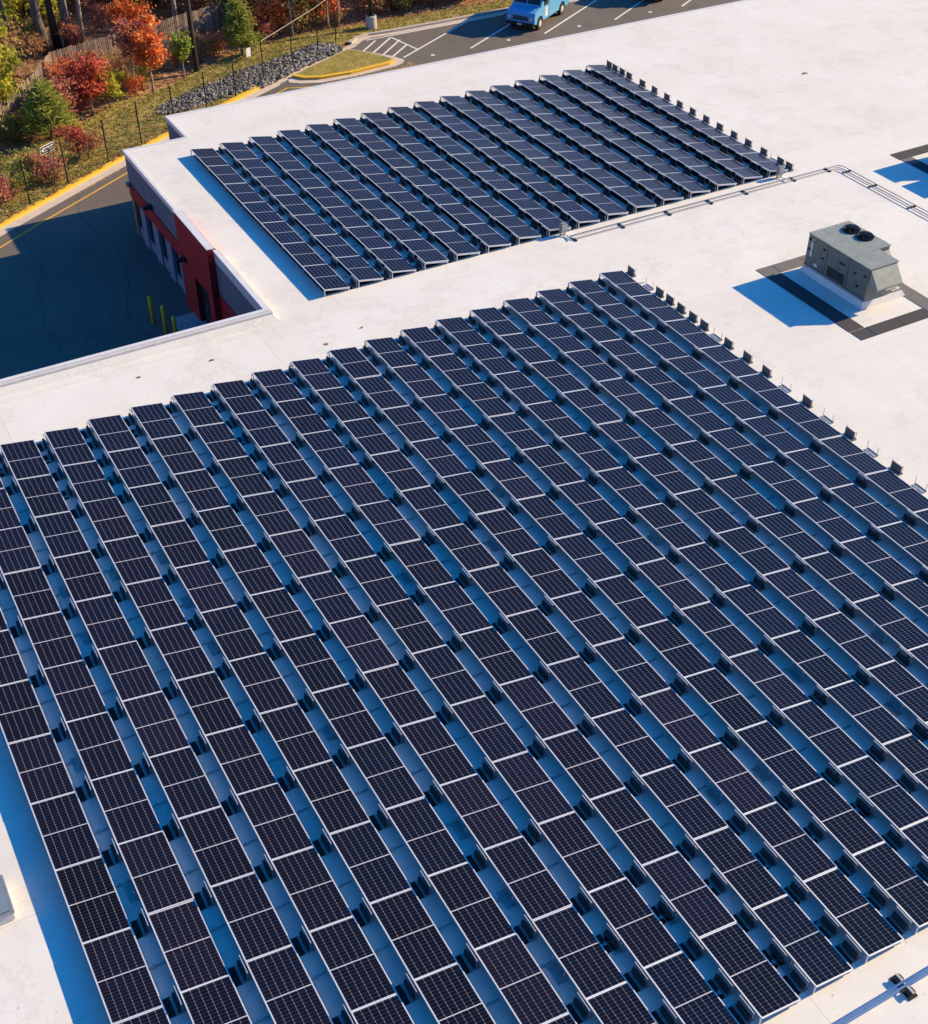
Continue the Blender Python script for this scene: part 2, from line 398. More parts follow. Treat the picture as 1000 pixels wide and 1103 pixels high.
for i in range(19):
    if i == 0: b = edge_b; lab = 'outermost right row of the near array, with ballast blocks along its open side'
    else:
        rr = random.Random(100+i)
        b = [(j-.05, 1) for j in range(1, 13)] + [(.1, 1)]
        top = rr.choice([0, 1, 2, 3]) if i > 2 else 2
        b += [(k+.45, 1) for k in range(top)]
        b += [(k+.5, 0) for k in range(3, 13) if rr.random() < .22]
        b += [(12.42, 1), (12.75, 1), (11.45, 1)] if i < 13 else []
        if i == 18: lab = 'outermost left row of dark panels in the near array, shading the bare roof beside it'
        else: lab = 'row of dark panels in the near array, the %s one counting from its right edge' % ORD[i]
    build_row('solar_row', -i*PITCH, 0, 13, b, lab, 'solar panel rows of the near array')
up_b = [(.0,1),(.3,0),(.27,1),(.57,1),(.87,1),(1.42,1),(1.92,1),(2.42,1),(2.93,1),(3.42,1),(3.93,1),(4.43,1),(4.94,1),(5.44,1),(5.97,1),(6.3,0),(6.55,1),(6.82,1)]
for i in range(16):
    if i == 15: b = up_b; lab = 'last row on the right of the far array, edged with small ballast blocks'
    else:
        rr = random.Random(300+i)
        b = [(j-.05, 1) for j in range(1, 7)] + [(.1, 1), (6.8, 1)] + [(k+.45, 1) for k in range(7) if rr.random() < .35+.04*i]
        lab = ('first row of the far array, beside the blue shadow strip on its left' if i == 0 else
               'row of panels in the far array, the %s one counting from its left edge' % ORD[i])
    build_row('solar_row', -9.855+i*PITCH, 18.682, 7, b, lab, 'solar panel rows of the far array')
for o in (proto_frame, proto_tall, proto_bar, proto_mat, proto_rods, proto_block, proto_glass, proto_leg, proto_end, proto_tray, proto_strut):
    bpy.data.objects.remove(o)

# ------------------------------------------------------------------ building
B = empty('flat_roofed_building', (-12.38, 3.7, GZ), label='large low building with a white membrane roof carrying both solar arrays', cat='building')
def part(mb, name, mats, parent=B, bevel=0, smooth=False):
    o = mb.build(name, mats, None, bevel, smooth)
    o.parent = parent; o.matrix_parent_inverse = Matrix.Translation(-Vector(B.location)) if parent == B else Matrix()
    return o
XW, YN, XN, YN2, YS = -12.38, 20.72, -9.36, 23.55, 3.72
poly = [(-45,-62),(62,-62),(62,YN2),(XN,YN2),(XN,YN),(XW,YN),(XW,YS),(-45,YS)]
mb = MB(); mb.quad([(x, y, RZ) for x, y in poly])
roof = part(mb, 'roof', M['roof'])
# thin raised metal edge along the north and west sides
mb = MB()
mb.box(XN-.05, 62, YN2-.10, YN2+.05, RZ-.18, RZ+.045)
mb.box(XN-.05, XN+.10, YN+.052, YN2-.102, RZ-.18, RZ+.045)
mb.box(XW-.06, XN+.10, YN-.10, YN+.05, RZ-.18, RZ+.045)
mb.box(XW-.06, XW+.10, 13.03, YN-.102, RZ-.18, RZ+.045)
part(mb, 'roof_edge_trim', M['trim'], bevel=.01)
# parapet along the courtyard
mb = MB(); mb.box(XW-.02, XW+.20, YS+.02, 9.03, RZ-.2, -.03); mb.box(-45, XW+.20, YS-.26, YS+.018, RZ-.2, -.03)
part(mb, 'parapet', M['flash'], bevel=.012)
mb = MB(); mb.box(XW-.06, XW+.12, YS+.08, 9.03, -.028, .0); mb.box(-45, XW+.12, YS-.10, YS+.078, -.028, .0)
part(mb, 'parapet_cap', M['trim'], bevel=.006)
# sloped flashing at the foot of the parapet
mb = MB()
mb.quad([(-45, YS-.26, -.12), (XW+.2, YS-.26, -.12), (XW+.36, YS-.46, RZ+.003), (-45, YS-.46, RZ+.003)][::-1])
mb.quad([(XW+.2, YS-.26, -.12), (XW+.2, 9.0, -.12), (XW+.36, 9.0, RZ+.003), (XW+.36, YS-.46, RZ+.003)][::-1])
part(mb, 'parapet_flashing', M['roof'])
# west courtyard wall: grey band, red band, piers and glass
mb = MB(); mb.box(XW, XW+.3, 13.0, YN, -1.85, RZ-.19); part(mb, 'upper_wall', M['wallgrey'])
mb = MB(); mb.box(XW, XW+.3, YS, 9.06, -2.0, RZ-.202); part(mb, 'upper_wall', M['wallgrey'])
mb = MB(); mb.box(XW-.05, XW+.3, 13.0, YN, -2.52, -1.852); part(mb, 'red_band', M['wallred'])
mb = MB(); mb.box(XW-.03, XW+.3, YS+.01, 9.06, GZ, -2.002); part(mb, 'red_band', M['wallred'])
mb = MB(); mb.box(XW-.01, XW+.3, YN-.35, YN-.003, GZ, -2.522); part(mb, 'corner_pier', simple('brown_pier', (.30, .15, .09), .8))
ys = [13.4, 15.2, 17.0, 18.8]
for y in ys:
    mb = MB(); mb.box(XW-.02, XW+.3, y, y+.75, GZ, -2.522); part(mb, 'wall_pier', M['pier'])
for y0, y1 in ((14.15, 15.2), (15.95, 17.0), (17.75, 18.8), (19.55, YN-.35)):
    mb = MB(); mb.box(XW+.12, XW+.2, y0, y1, GZ+.5, -2.522); w = part(mb, 'window', M['darkglass'])
    mb = MB(); mb.box(XW+.06, XW+.3, y0, y1, GZ, GZ+.498); part(mb, 'window_sill', M['pier'])
mb = MB(); mb.box(XW-.02, XW+.3, 13.0, 13.4, GZ, -2.522); part(mb, 'wall_pier', M['wallred'])
# tall red entrance surround
mb = MB(); mb.box(XW-.28, XW+.05, 11.3, 13.0, GZ, .03); mb.box(XW-.28, XW+.05, 9.08, 9.7, GZ, .03); mb.box(XW-.28, XW+.05, 9.7, 11.3, -2.2, .03)
part(mb, 'entrance_surround', M['wallred'])
mb = MB(); mb.box(XW-.30, XW+.02, 9.04, 13.04, .032, .07); part(mb, 'entrance_cap', M['trim'], bevel=.01)
mb = MB(); mb.box(XW-.30, XW+.088, 9.05, 9.078, -.25, .03); part(mb, 'entrance_return', M['redmetal'])
mb = MB(); mb.box(XW-.1, XW-.03, 9.72, 11.28, GZ, -2.22); d = part(mb, 'door', M['black'])
mb = MB(); mb.box(XW-.16, XW-.11, 10.5, 10.54, GZ+.9, GZ+1.3)
o = mb.build('door_handle', M['galv']); o.parent = d
for y, z in ((17.4, -1.75), (12.3, -1.9), (5.2, -2.1)):
    xo = XW-.28 if 9 < y < 13 else XW
    mb = MB(); mb.box(xo-.10, xo-.002, y-.18, y+.18, z-.06, z+.16); mb.box(xo-.42, xo-.10, y-.14, y+.14, z+.0, z+.12)
    part(mb, 'wall_lamp', M['black'], bevel=.01)
mb = MB(); mb.box(XW-.22, XW-.06, 20.35, 20.6, -1.95, -1.75); part(mb, 'wall_lamp', M['hvac2'], bevel=.02)
# remaining walls
mb = MB(); mb.box(-45, XW-.002, YS-.2, YS-.02, GZ, RZ-.205); mb.box(XN, 62, YN2-.2, YN2, GZ, RZ-.185)
mb.box(XN, XN+.2, YN, YN2-.21, GZ, RZ-.185); mb.box(XW+.31, XN-.002, YN-.2, YN, GZ, RZ-.185)
mb.box(61.8, 62, -62, YN2-.21, GZ, RZ-.01); mb.box(-45, -44.8, -62, YS-.21, GZ, RZ-.01); mb.box(-44.79, 61.79, -62, -61.8, GZ, RZ-.01)
part(mb, 'outer_wall', M['wallgrey'])
for k in range(14):
    mb = MB(); x = -6+4.6*k; mb.box(x, x+2.2, YN2+.003, YN2+.03, GZ+1.0, GZ+2.6); part(mb, 'window', M['darkglass'])

# roof-top walkway pads
def padring(name, strips, label, rzs=()):
    for k, (x0, x1, y0, y1, mk) in enumerate(strips):
        mb = MB(); n = max(1, int(round(max(x1-x0, y1-y0)/1.5)))
        for q in range(n):
            if x1-x0 > y1-y0: mb.box(x0+(x1-x0)*q/n+.012, x0+(x1-x0)*(q+1)/n-.012, y0, y1, RZ+.004, RZ+.018)
            else: mb.box(x0, x1, y0+(y1-y0)*q/n+.012, y0+(y1-y0)*(q+1)/n-.012, RZ+.004, RZ+.018)
        o = mb.build(name, M[mk]); tag(o, label[k], 'roof pad', 'walkway pads around the rooftop units')
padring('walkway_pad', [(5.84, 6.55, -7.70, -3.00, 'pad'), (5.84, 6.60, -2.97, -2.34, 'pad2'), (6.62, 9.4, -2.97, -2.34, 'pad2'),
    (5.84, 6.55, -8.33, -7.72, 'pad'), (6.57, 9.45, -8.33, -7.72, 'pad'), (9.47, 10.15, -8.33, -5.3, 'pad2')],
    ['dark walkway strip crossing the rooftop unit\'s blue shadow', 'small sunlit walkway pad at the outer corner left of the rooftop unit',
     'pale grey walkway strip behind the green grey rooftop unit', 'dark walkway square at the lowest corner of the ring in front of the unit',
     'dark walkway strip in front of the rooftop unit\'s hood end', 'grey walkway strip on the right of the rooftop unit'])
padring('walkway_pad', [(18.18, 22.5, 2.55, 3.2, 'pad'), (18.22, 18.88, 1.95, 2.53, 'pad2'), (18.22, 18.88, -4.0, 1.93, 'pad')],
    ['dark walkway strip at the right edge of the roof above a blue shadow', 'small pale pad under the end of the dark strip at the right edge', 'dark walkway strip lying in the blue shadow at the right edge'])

# ------------------------------------------------------------------ rooftop air handler
def blades(mb, cx, cy, z, r):
    for k in range(6):
        a = k*math.pi/3
        p = [Vector((cx+math.cos(a+d)*q, cy+math.sin(a+d)*q, z+h)) for d, q, h in ((0, .07, .0), (.0, r*.95, .0), (.62, r*.95, .06), (.5, .07, .04))]
        mb.quad(p); mb.quad([v-Vector((0, 0, .008)) for v in p][::-1])
def hvac(loc, label, name='rooftop_unit'):
    # local: x 0..2.1 across, y 0 (far) .. -3.45 (near); z from roof membrane
    r = empty(name, loc, label=label, cat='rooftop unit')
    P = lambda mb, n, m, bevel=0, par=r, smooth=False: mb.build(n, m, par, bevel, smooth)
    mb = MB(); poly = [(.02,-3.37),(1.40,-3.37),(1.40,-2.30),(2.02,-2.30),(2.02,-.02),(.02,-.02)]
    mb.prism(poly, .30, 1.60); body = P(mb, 'cabinet', M['hvac'], .012)
    mb = MB(); mb.box(0, 1.28, -1.13, .0, 1.602, 1.635); mb.box(1.285, 2.05, -1.13, .0, 1.602, 1.635)
    mb.box(0, 2.05, -2.32, -1.14, 1.602, 1.635); mb.box(0, 1.42, -3.40, -2.33, 1.602, 1.635)
    P(mb, 'top_panel', M['hvac2'], .006)
    # slanted right end of the coil section
    mb = MB(); mb.quad([(2.022,-.05,1.55),(2.022,-2.28,1.55),(2.022,-2.28,.45),(2.022,-.05,.45)][::-1])
    for q in range(14): mb.box(2.023, 2.04, -2.25, -.08, .5+q*.075, .53+q*.075)
    P(mb, 'coil_grille', M['hvacdark'])
    # curb: upright and flared flashing
    mb = MB(); mb.box(.06, 1.95, -3.30, -.08, .004, .30); P(mb, 'roof_curb', M['flash'])
    mb = MB(); o, i_, z1 = .17, .045, .235
    X0, X1, Y0, Y1 = .06, 1.95, -3.30, -.08
    cs = [((X0-i_, Y0-i_), (X1+i_, Y0-i_), (X1+o, Y0-o), (X0-o, Y0-o)), ((X0-i_, Y1+i_), (X0-i_, Y0-i_), (X0-o, Y0-o), (X0-o, Y1+o)),
          ((X1+i_, Y0-i_), (X1+i_, Y1+i_), (X1+o, Y1+o), (X1+o, Y0-o)), ((X1+i_, Y1+i_), (X0-i_, Y1+i_), (X0-o, Y1+o), (X1+o, Y1+o))]
    for a, b, c, d in cs: mb.quad([(*a, z1), (*b, z1), (*c, .005), (*d, .005)])
    P(mb, 'curb_flashing', M['roof'])
    # intake hood at the near end
    mb = MB(); x0, x1 = .08, 1.34; y0, y1 = -3.375, -3.86
    mb.quad([(x0,y0,1.57),(x0,y1,.98),(x1,y1,.98),(x1,y0,1.57)]); mb.quad([(x0,y0,1.54),(x1,y0,1.54),(x1,y1,.955),(x0,y1,.955)])
    mb.quad([(x0,y1,.98),(x0,y1,.90),(x1,y1,.90),(x1,y1,.98)])
    mb.quad([(x0,y0,1.57),(x0,y0,.98),(x0,y1,.90),(x0,y1,.98)]); mb.quad([(x1,y0,1.57),(x1,y1,.98),(x1,y1,.90),(x1,y0,.98)])
    P(mb, 'intake_hood', M['hvac2'])
    mb = MB(); mb.quad([(x0+.03,y0-.01,.97),(x0+.03,y1+.03,.925),(x1-.03,y1+.03,.925),(x1-.03,y0-.01,.97)][::-1]); P(mb, 'hood_filter', M['hvacdark'])
    mb = MB(); x0, x1 = .55, 1.34; y1 = -3.62
    mb.quad([(x0,y0,.86),(x0,y1,.66),(x1,y1,.66),(x1,y0,.86)]); mb.quad([(x0,y1,.66),(x0,y1,.60),(x1,y1,.60),(x1,y1,.66)]); mb.quad([(x0,y0,.86),(x0,y0,.62),(x0,y1,.60),(x0,y1,.66)]); mb.quad([(x1,y0,.86),(x1,y1,.66),(x1,y1,.60),(x1,y0,.62)])
    P(mb, 'relief_hood', M['hvac2'])
    # second hood on the set-back end
    mb = MB(); mb.quad([(1.43,-2.31,1.45),(1.43,-2.75,1.0),(2.0,-2.75,1.0),(2.0,-2.31,1.45)]); mb.quad([(1.43,-2.75,1.0),(1.43,-2.75,.93),(2.0,-2.75,.93),(2.0,-2.75,1.0)]); mb.quad([(2.0,-2.31,1.45),(2.0,-2.75,1.0),(2.0,-2.75,.93),(2.0,-2.31,.95)])
    P(mb, 'side_hood', M['hvac2'])
    # side panels, seams, handles, stickers on the shaded long side
    mb = MB()
    for y in (-1.13, -2.32): mb.box(.012, .019, y-.008, y+.008, .34, 1.58)
    mb.box(.0105, .019, -3.36, -.03, .315, .345); P(mb, 'panel_seam', M['black'])
    for y, z in ((-.14,1.42),(-.14,1.0),(-.95,1.32),(-.95,.95),(-1.9,1.2),(-2.05,1.2),(-2.7,1.15),(-1.95,.75),(-3.2,1.25),(-2.9,.72)):
        mb = MB(); mb.box(-.035, .018, y-.055, y+.055, z-.03, z+.03); P(mb, 'door_handle', M['black'], .006)
    for y, z, a, b_ in ((-.28,1.18,.05,.16),(-.28,.86,.05,.12),(-.62,.50,.10,.06),(-.32,1.45,.05,.02)):
        mb = MB(); mb.box(.010, .0165, y-a, y+a, z-b_, z+b_); P(mb, 'warning_sticker', M['label'])
    mb = MB()
    for y in (-3.35, -.04): mb.box(-.004, .03, y-.03, y+.03, .27, .31)
    P(mb, 'lifting_lug', M['hvac2'])
    mb = MB()
    for q in range(9): mb.box(-.006, .019, -2.20, -1.28, .42+q*.045, .44+q*.045)
    P(mb, 'louvre', M['hvacdark'])
    # two condenser fans
    for cx, cy in ((1.56, -.66), (1.62, -1.36)):
        mb = MB(); n = 28
        ring = [(cx+.34*math.cos(2*math.pi*k/n), cy+.34*math.sin(2*math.pi*k/n)) for k in range(n)]
        inn = [(cx+.30*math.cos(2*math.pi*k/n), cy+.30*math.sin(2*math.pi*k/n)) for k in range(n)]
        for k in range(n):
            j = (k+1) % n
            mb.quad([(*ring[k],1.636),(*ring[j],1.636),(*ring[j],1.70),(*ring[k],1.70)])
            mb.quad([(*inn[k],1.70),(*inn[j],1.70),(*inn[j],1.64),(*inn[k],1.64)])
            mb.quad([(*ring[k],1.70),(*ring[j],1.70),(*inn[j],1.70),(*inn[k],1.70)])
        f = P(mb, 'fan_shroud', M['fan'])
        mb = MB(); mb.prism(inn, 1.637, 1.645); P(mb, 'fan_well', M['black'], par=f)
        mb = MB(); blades(mb, cx, cy, 1.66, .29); mb.tube([(cx, cy, 1.65), (cx, cy, 1.77)], .08, 12); P(mb, 'fan_blades', M['fan'], par=f)
        mb = MB()
        for rr in (.09, .15, .21, .27):
            mb.tube([(cx+rr*math.cos(2*math.pi*k/20), cy+rr*math.sin(2*math.pi*k/20), 1.82-.75*rr*rr) for k in range(21)], .005, 4, cap=False)
        for k in range(4):
            a = k*math.pi/4; mb.tube([(cx-.34*math.cos(a), cy-.34*math.sin(a), 1.702), (cx-.2*math.cos(a), cy-.2*math.sin(a), 1.79), (cx, cy, 1.82), (cx+.2*math.cos(a), cy+.2*math.sin(a), 1.79), (cx+.34*math.cos(a), cy+.34*math.sin(a), 1.702)], .006, 4)
        P(mb, 'fan_guard', M['fan'], par=f)
    return r
hvac((7.44, -3.22, RZ), 'green grey rooftop air unit with two black fans and a sloping intake hood')
# pair of smaller units beyond the right edge, whose shadows reach into view
def small_unit(loc, label):
    r = empty('rooftop_unit', loc, label=label, cat='rooftop unit', group='air units past the right edge of the roof view')
    MB().box(0, 2.0, -1.38, 0, .25, 1.62).build('cabinet', M['hvac'], r, .012)
    MB().box(.06, 1.94, -1.32, -.06, .004, .25).build('roof_curb', M['flash'], r)
    MB().box(-.02, 2.02, -1.40, .02, 1.622, 1.65).build('top_panel', M['hvac2'], r, .006)
    mb = MB(); mb.tube([(1.3, -.7, 1.652), (1.3, -.7, 1.76)], .38, 24); f = mb.build('fan_shroud', M['fan'], r)
    mb = MB(); mb.quad([(.1,-1.385,1.5),(.1,-1.7,1.1),(1.2,-1.7,1.1),(1.2,-1.385,1.5)]); mb.quad([(.1,-1.7,1.1),(.1,-1.385,1.0),(1.2,-1.385,1.0),(1.2,-1.7,1.1)]); mb.build('intake_hood', M['hvac2'], r)
small_unit((19.6, 2.0, RZ), 'small square grey air unit past the right edge of the view, the farther of two')
small_unit((19.6, .22, RZ), 'small square grey air unit past the right edge of the view, the nearer of two')

# ------------------------------------------------------------------ conduits
zc = RZ+.060
def pipe(name, pts, r, m, label, group=None):
    mb = MB(); mb.tube(pts, r, 8); o = mb.build(name, M[m], smooth=True); tag(o, label, 'conduit', group); return o
def bend(a, c, b, r=.35, n=6):
    a, c, b = Vector(a), Vector(c), Vector(b); u = (a-c).normalized()*r; w = (b-c).normalized()*r
    return [c+u*(1-t)**2 + w*t**2 for t in [k/n for k in range(n+1)]]
pipe('conduit', [(.95, 3.55, zc), *bend((.95, 3.44, zc), (15.37, 3.42, zc), (15.37, -9, zc)), (15.37, -9, zc), (15.37, -60, zc)], .019, 'pipedark', 'outer of two thin grey conduits along the far array, turning at the right')
pipe('conduit', [(.85, 3.75, zc), (.95, 3.26, zc), *bend((.95, 3.22, zc), (14.98, 3.2, zc), (14.98, -9, zc), .25), (14.98, -9, zc), (14.98, -60, zc)], .019, 'pipedark', 'inner of two thin grey conduits along the far array, turning at the right')
SUPP = [(1.0, 3.33, 0), (3.36, 3.33, 0), (5.74, 3.33, 0), (7.94, 3.33, 0), (9.85, 3.33, 0), (12.54, 3.33, 0), (14.55, 3.33, 0), (15.18, 2.76, 1), (15.18, 1.1, 1), (15.18, -1.26, 1), (15.18, -3.6, 1), (15.18, -6.0, 1)]
names = ['next to the junction box', 'second along from the junction box', 'third along from the junction box', 'fourth along from the junction box', 'fifth along from the junction box',
  'just past the end of the far array', 'just before the bend', 'just after the bend', 'second after the bend', 'third after the bend at the right edge', 'past the right edge', 'farthest past the right edge']
for (x, y, rz), nm in zip(SUPP, names):
    r = empty('pipe_support', (x, y, RZ), R(90) if rz else 0, label='black rubber block carrying the twin conduits, ' + nm, cat='pipe support', group='rubber blocks under the twin conduits')
    MB().box(-.06, .06, -.22, .22, .004, .04).build('rubber_base', M['rubber'], r, .01)
    MB().box(-.02, .02, -.21, .21, .041, .047).build('strut_channel', M['rubber'], r)
r = empty('conduit_run', (-11.2, -28.07, RZ), label='pair of thick grey pipes crossing the bottom right corner of the roof', cat='pipes')
MB().tube([(-3, .035, .187), (45, .035, .187)], .024, 10).build('pipe', M['pipe'], r, smooth=True)
MB().tube([(-3, -.05, .19), (45, -.05, .19)], .024, 10).build('pipe', M['pipe'], r, smooth=True)
r = empty('pipe_support', (-11.2, -28.07, RZ), label='dark support block with steel channel under the thick pipes at bottom right', cat='pipe support')
MB().box(-.12, .12, -.30, .30, .004, .03).build('rubber_base', M['rubber'], r, .01)
MB().box(-.08, .08, .10, .24, .031, .14).build('concrete_block', M['block'], r, .01)
MB().box(-.08, .08, -.24, -.10, .031, .14).build('concrete_block', M['block'], r, .01)
MB().box(-.03, .03, -.26, .26, .141, .156).build('strut_channel', M['galv'], r)
def jbox(x, y, lab):
    r = empty('junction_box', (x, y, RZ), label=lab, cat='junction box', group='junction boxes at the foot of the far array')
    MB().box(-.16, .16, -.10, .10, .14, .55).build('box', M['galv'], r, .05)
    MB().box(-.14, .14, -.125, -.101, .17, .52).build('door', M['galv'], r, .01)
    mb = MB()
    for dx in (-.1, .1): mb.box(dx-.015, dx+.015, -.05, .05, .004, .14)
    mb.build('stand', M['galv'], r)
    MB().tube([(0, .0, .14), (.03, -.25, .05), (.12, -.6, .13)], .025, 8).build('flexible_conduit', M['pipe'], r, smooth=True)
jbox(.80, 3.86, 'pale grey junction box at the foot of the far array where the conduits start')
jbox(12.15, 3.80, 'grey junction box at the lower right corner of the far array')
# roof hatch, lower left
r = empty('roof_skylight', (-28.0, -16.85, RZ), label='low boxed skylight with a blue grey top at the lower left edge', cat='skylight')
MB().box(-1.0, 1.0, -.52, .52, .004, .26).build('curb', M['flash'], r, .02)
MB().box(-1.03, 1.03, -.55, .55, .262, .32).build('frame', M['galv'], r, .01)
mb = MB(); mb.box(-.97, .97, -.49, .49, .322, .345); mb.build('glazing', M['hatchglass'], r, .02)
# small debris on the roof
for k, (x, y, s) in enumerate([(-15.2, 1.9, .11), (-11.2, .9, .16), (-12.8, .2, .20), (21.5, 12.9, .25), (-17.8, 2.1, .10), (-9.6, -.9+2.2, .09)]):
    mb = MB(); rr = random.Random(k)
    pts = [(math.cos(a)*s*rr.uniform(.3, 1), math.sin(a)*s*rr.uniform(.2, .6)) for a in [q*2*math.pi/9 for q in range(9)]]
    mb.prism(pts, .004, .025); o = mb.build('roof_debris', M['litter'], loc=(x, y, RZ))
    tag(o, ['tiny brown leaf scrap on the roof below the courtyard parapet', 'brown leaf scrap on the roof near the parapet\'s inner corner', 'largest leaf scrap on the roof between parapet and near array', 'dark twig scrap alone on the far right roof', 'leaf scrap on the roof by the left part of the parapet', 'leaf scrap on the strip of roof right of the parapet corner'][k], 'debris', 'leaf scraps blown onto the roof')

# ------------------------------------------------------------------ ground
def sheet(name, pts, z, m, kind='structure'):
    mb = MB(); mb.quad([(x, y, z) for x, y in pts]); o = mb.build(name, m); o['kind'] = kind; return o
sheet('ground', [(-220,-160),(260,-160),(260,260),(-220,260)], GZ-.03, M['litter'])
KB = [(-60,-1.5),(-26,19.3),(-18.0,24.5),(-10.2,29.35),(-3.0,33.45),(.9,35.6),(1.8,36.1),(6.6,38.6),(7.6,39.05),(9.0,39.85),(11,39.8),(19.7,39.8),(60,39.8)]
road = [(-60,-20),(-60,-1.5)] + KB[1:] + [(60,-20)]
sheet('asphalt_road', road[::-1], GZ, M['asphalt'])
def off(pts, d):     # offset polyline towards +left normal
    out = []
    for i, p in enumerate(pts):
        a = Vector(pts[max(i-1, 0)]); b = Vector(pts[min(i+1, len(pts)-1)]); t = (b-a).normalized(); n = Vector((-t.y, t.x))
        out.append((p[0]+n.x*d, p[1]+n.y*d))
    return out
def strip(name, pts, d0, d1, z, m, h=0, kind='structure'):
    a, b = off(pts, d0), off(pts, d1); mb = MB()
    for i in range(len(pts)-1):
        q = [a[i], a[i+1], b[i+1], b[i]]
        mb.quad([(x, y, z+h) for x, y in q])
        if h:
            mb.quad([(*a[i], z), (*a[i+1], z), (*a[i+1], z+h), (*a[i], z+h)]); mb.quad([(*b[i+1], z), (*b[i], z), (*b[i], z+h), (*b[i+1], z+h)])
    if h:
        mb.quad([(*a[0], z), (*a[0], z+h), (*b[0], z+h), (*b[0], z)]); mb.quad([(*a[-1], z), (*b[-1], z), (*b[-1], z+h), (*a[-1], z+h)])
    o = mb.build(name, m)
    if kind: o['kind'] = kind
    return o
yk = [(-60,-1.5),(-26,19.3),(-18.0,24.5),(-10.2,29.35),(-3.0,33.45),(.8,35.5)]
strip('yellow_kerb', yk, -.02, .22, GZ-.02, M['yellow'], .16)
strip('gutter', yk, -.62, -.025, GZ, M['gutter'], .008)
k2 = [(1.9,36.1),(6.6,38.6)]
strip('kerb', k2, -.02, .30, GZ-.02, M['curb'], .15); strip('gutter', [(.8,35.5),(1.9,36.1),(6.6,38.6),(7.7,39.1)], -.5, -.03, GZ, M['gutter'], .006)
k3 = [(7.7,39.1),(8.4,39.7),(9.3,39.95),(11,39.8),(14.9,39.75),(19.7,39.8),(60,39.8)]
strip('kerb', k3, -.02, .24, GZ-.02, M['curb'], .15); strip('gutter', k3, -.42, -.03, GZ, M['gutter'], .006)
lawn = off(yk + [(1.9,36.1),(6.6,38.6)] + k3[0:], .22)
lawn2 = off([(-60,-1.5),(-26,19.3),(-18.0,24.5),(-10.2,29.35),(-3.0,33.45),(.9,35.6),(6.6,38.6),(9.0,39.9),(12,39.8),(19.7,39.8),(60,39.8)], .2)
edge = [(-60,12),(-26,27.5),(-20,30.0),(-16.1,32.2),(-14.4,33.1),(-10.9,34.7),(-9.0,36.6),(-5.7,37.3),(-2.5,39.2),(.9,41.0),(5,42.0),(9.5,41.9),(14,41.7),(20,41.5),(60,41.5)]
lawn_pts = lawn2 + edge[::-1]
mb = MB(); mb.quad([(x, y, GZ+.10) for x, y in lawn_pts]); 
bm_o = mb.build('lawn', M['grass']); bm_o['kind'] = 'structure'

# grass blades over the lawn (one object, uncountable)
def inside(p, poly):
    c = False; n = len(poly)
    for i in range(n):
        (x0, y0), (x1, y1) = poly[i], poly[(i+1) % n]
        if (y0 > p[1]) != (y1 > p[1]) and p[0] < (x1-x0)*(p[1]-y0)/(y1-y0)+x0: c = not c
    return c
rnd = random.Random(5)
def scatter(poly, n, x0, x1, y0, y1):
    out = []
    while len(out) < n:
        p = (rnd.uniform(x0, x1), rnd.uniform(y0, y1))
        if inside(p, poly): out.append(p)
    return out
island = [(2.3,35.6),(3.4,36.2),(6.9,37.95),(7.9,36.7),(8.55,35.35),(8.5,34.95),(8.1,34.75),(5.4,34.5),(3.6,34.65),(2.8,35.0)]
mb = MB()
for x, y in scatter(lawn_pts, 9000, -22, 26, 22, 43) + scatter(island, 700, 2, 9, 34, 38):
    t = min(1, max(0, rnd.gauss(.5, .25)))
    for _ in range(2):
        a = rnd.uniform(0, 6.28); h = rnd.uniform(.05, .13); w = .035
        dx, dy = math.cos(a)*w, math.sin(a)*w; q = rnd.uniform(-.06, .06), rnd.uniform(-.06, .06)
        mb.quad([(x-dx, y-dy, GZ+.1), (x+dx, y+dy, GZ+.1), (x+q[0]+dx*.4, y+q[1]+dy*.4, GZ+.1+h)], 0, t)
tag(mb.build('grass', LEAF['grass']), 'short dry grass growing on the verge and the traffic island', 'grass', kind='stuff')
# fallen leaves
mb = MB()
litter_zone = edge + [(60, 75), (-60, 75)]
def leafquad(mb, c, s, t, rn=rnd, up=.0):
    n = Vector((rn.gauss(0, 1), rn.gauss(0, 1), rn.gauss(0, 1)+up)).normalized(); a = n.orthogonal().normalized(); b = n.cross(a)
    th = rn.uniform(0, 6.28); u = (a*math.cos(th)+b*math.sin(th))*s; w = (b*math.cos(th)-a*math.sin(th))*s*.7
    mb.quad([c-u, c+w, c+u, c-w], 0, t)
for x, y in scatter(litter_zone, 15000, -24, 24, 28, 62): leafquad(mb, Vector((x, y, GZ+.03+rnd.uniform(0, .08))), rnd.uniform(.06, .13), rnd.random(), up=2.5)
for x, y in scatter(lawn_pts, 5000, -22, 26, 22, 43): leafquad(mb, Vector((x, y, GZ+.15)), rnd.uniform(.04, .08), rnd.random(), up=3)
k = len(yk)
for _ in range(700):
    s = rnd.random(); a = Vector(yk[1]).lerp(Vector(yk[4]), s); d = rnd.expovariate(3)
    leafquad(mb, Vector((a.x-.55*d-.15, a.y+.85*d+.3, GZ+.17)), rnd.uniform(.05, .1), rnd.random(), up=3)
tag(mb.build('fallen_leaves', LEAF['brown']), 'brown and orange fallen leaves on the woodland floor and verge', 'leaves', kind='stuff')

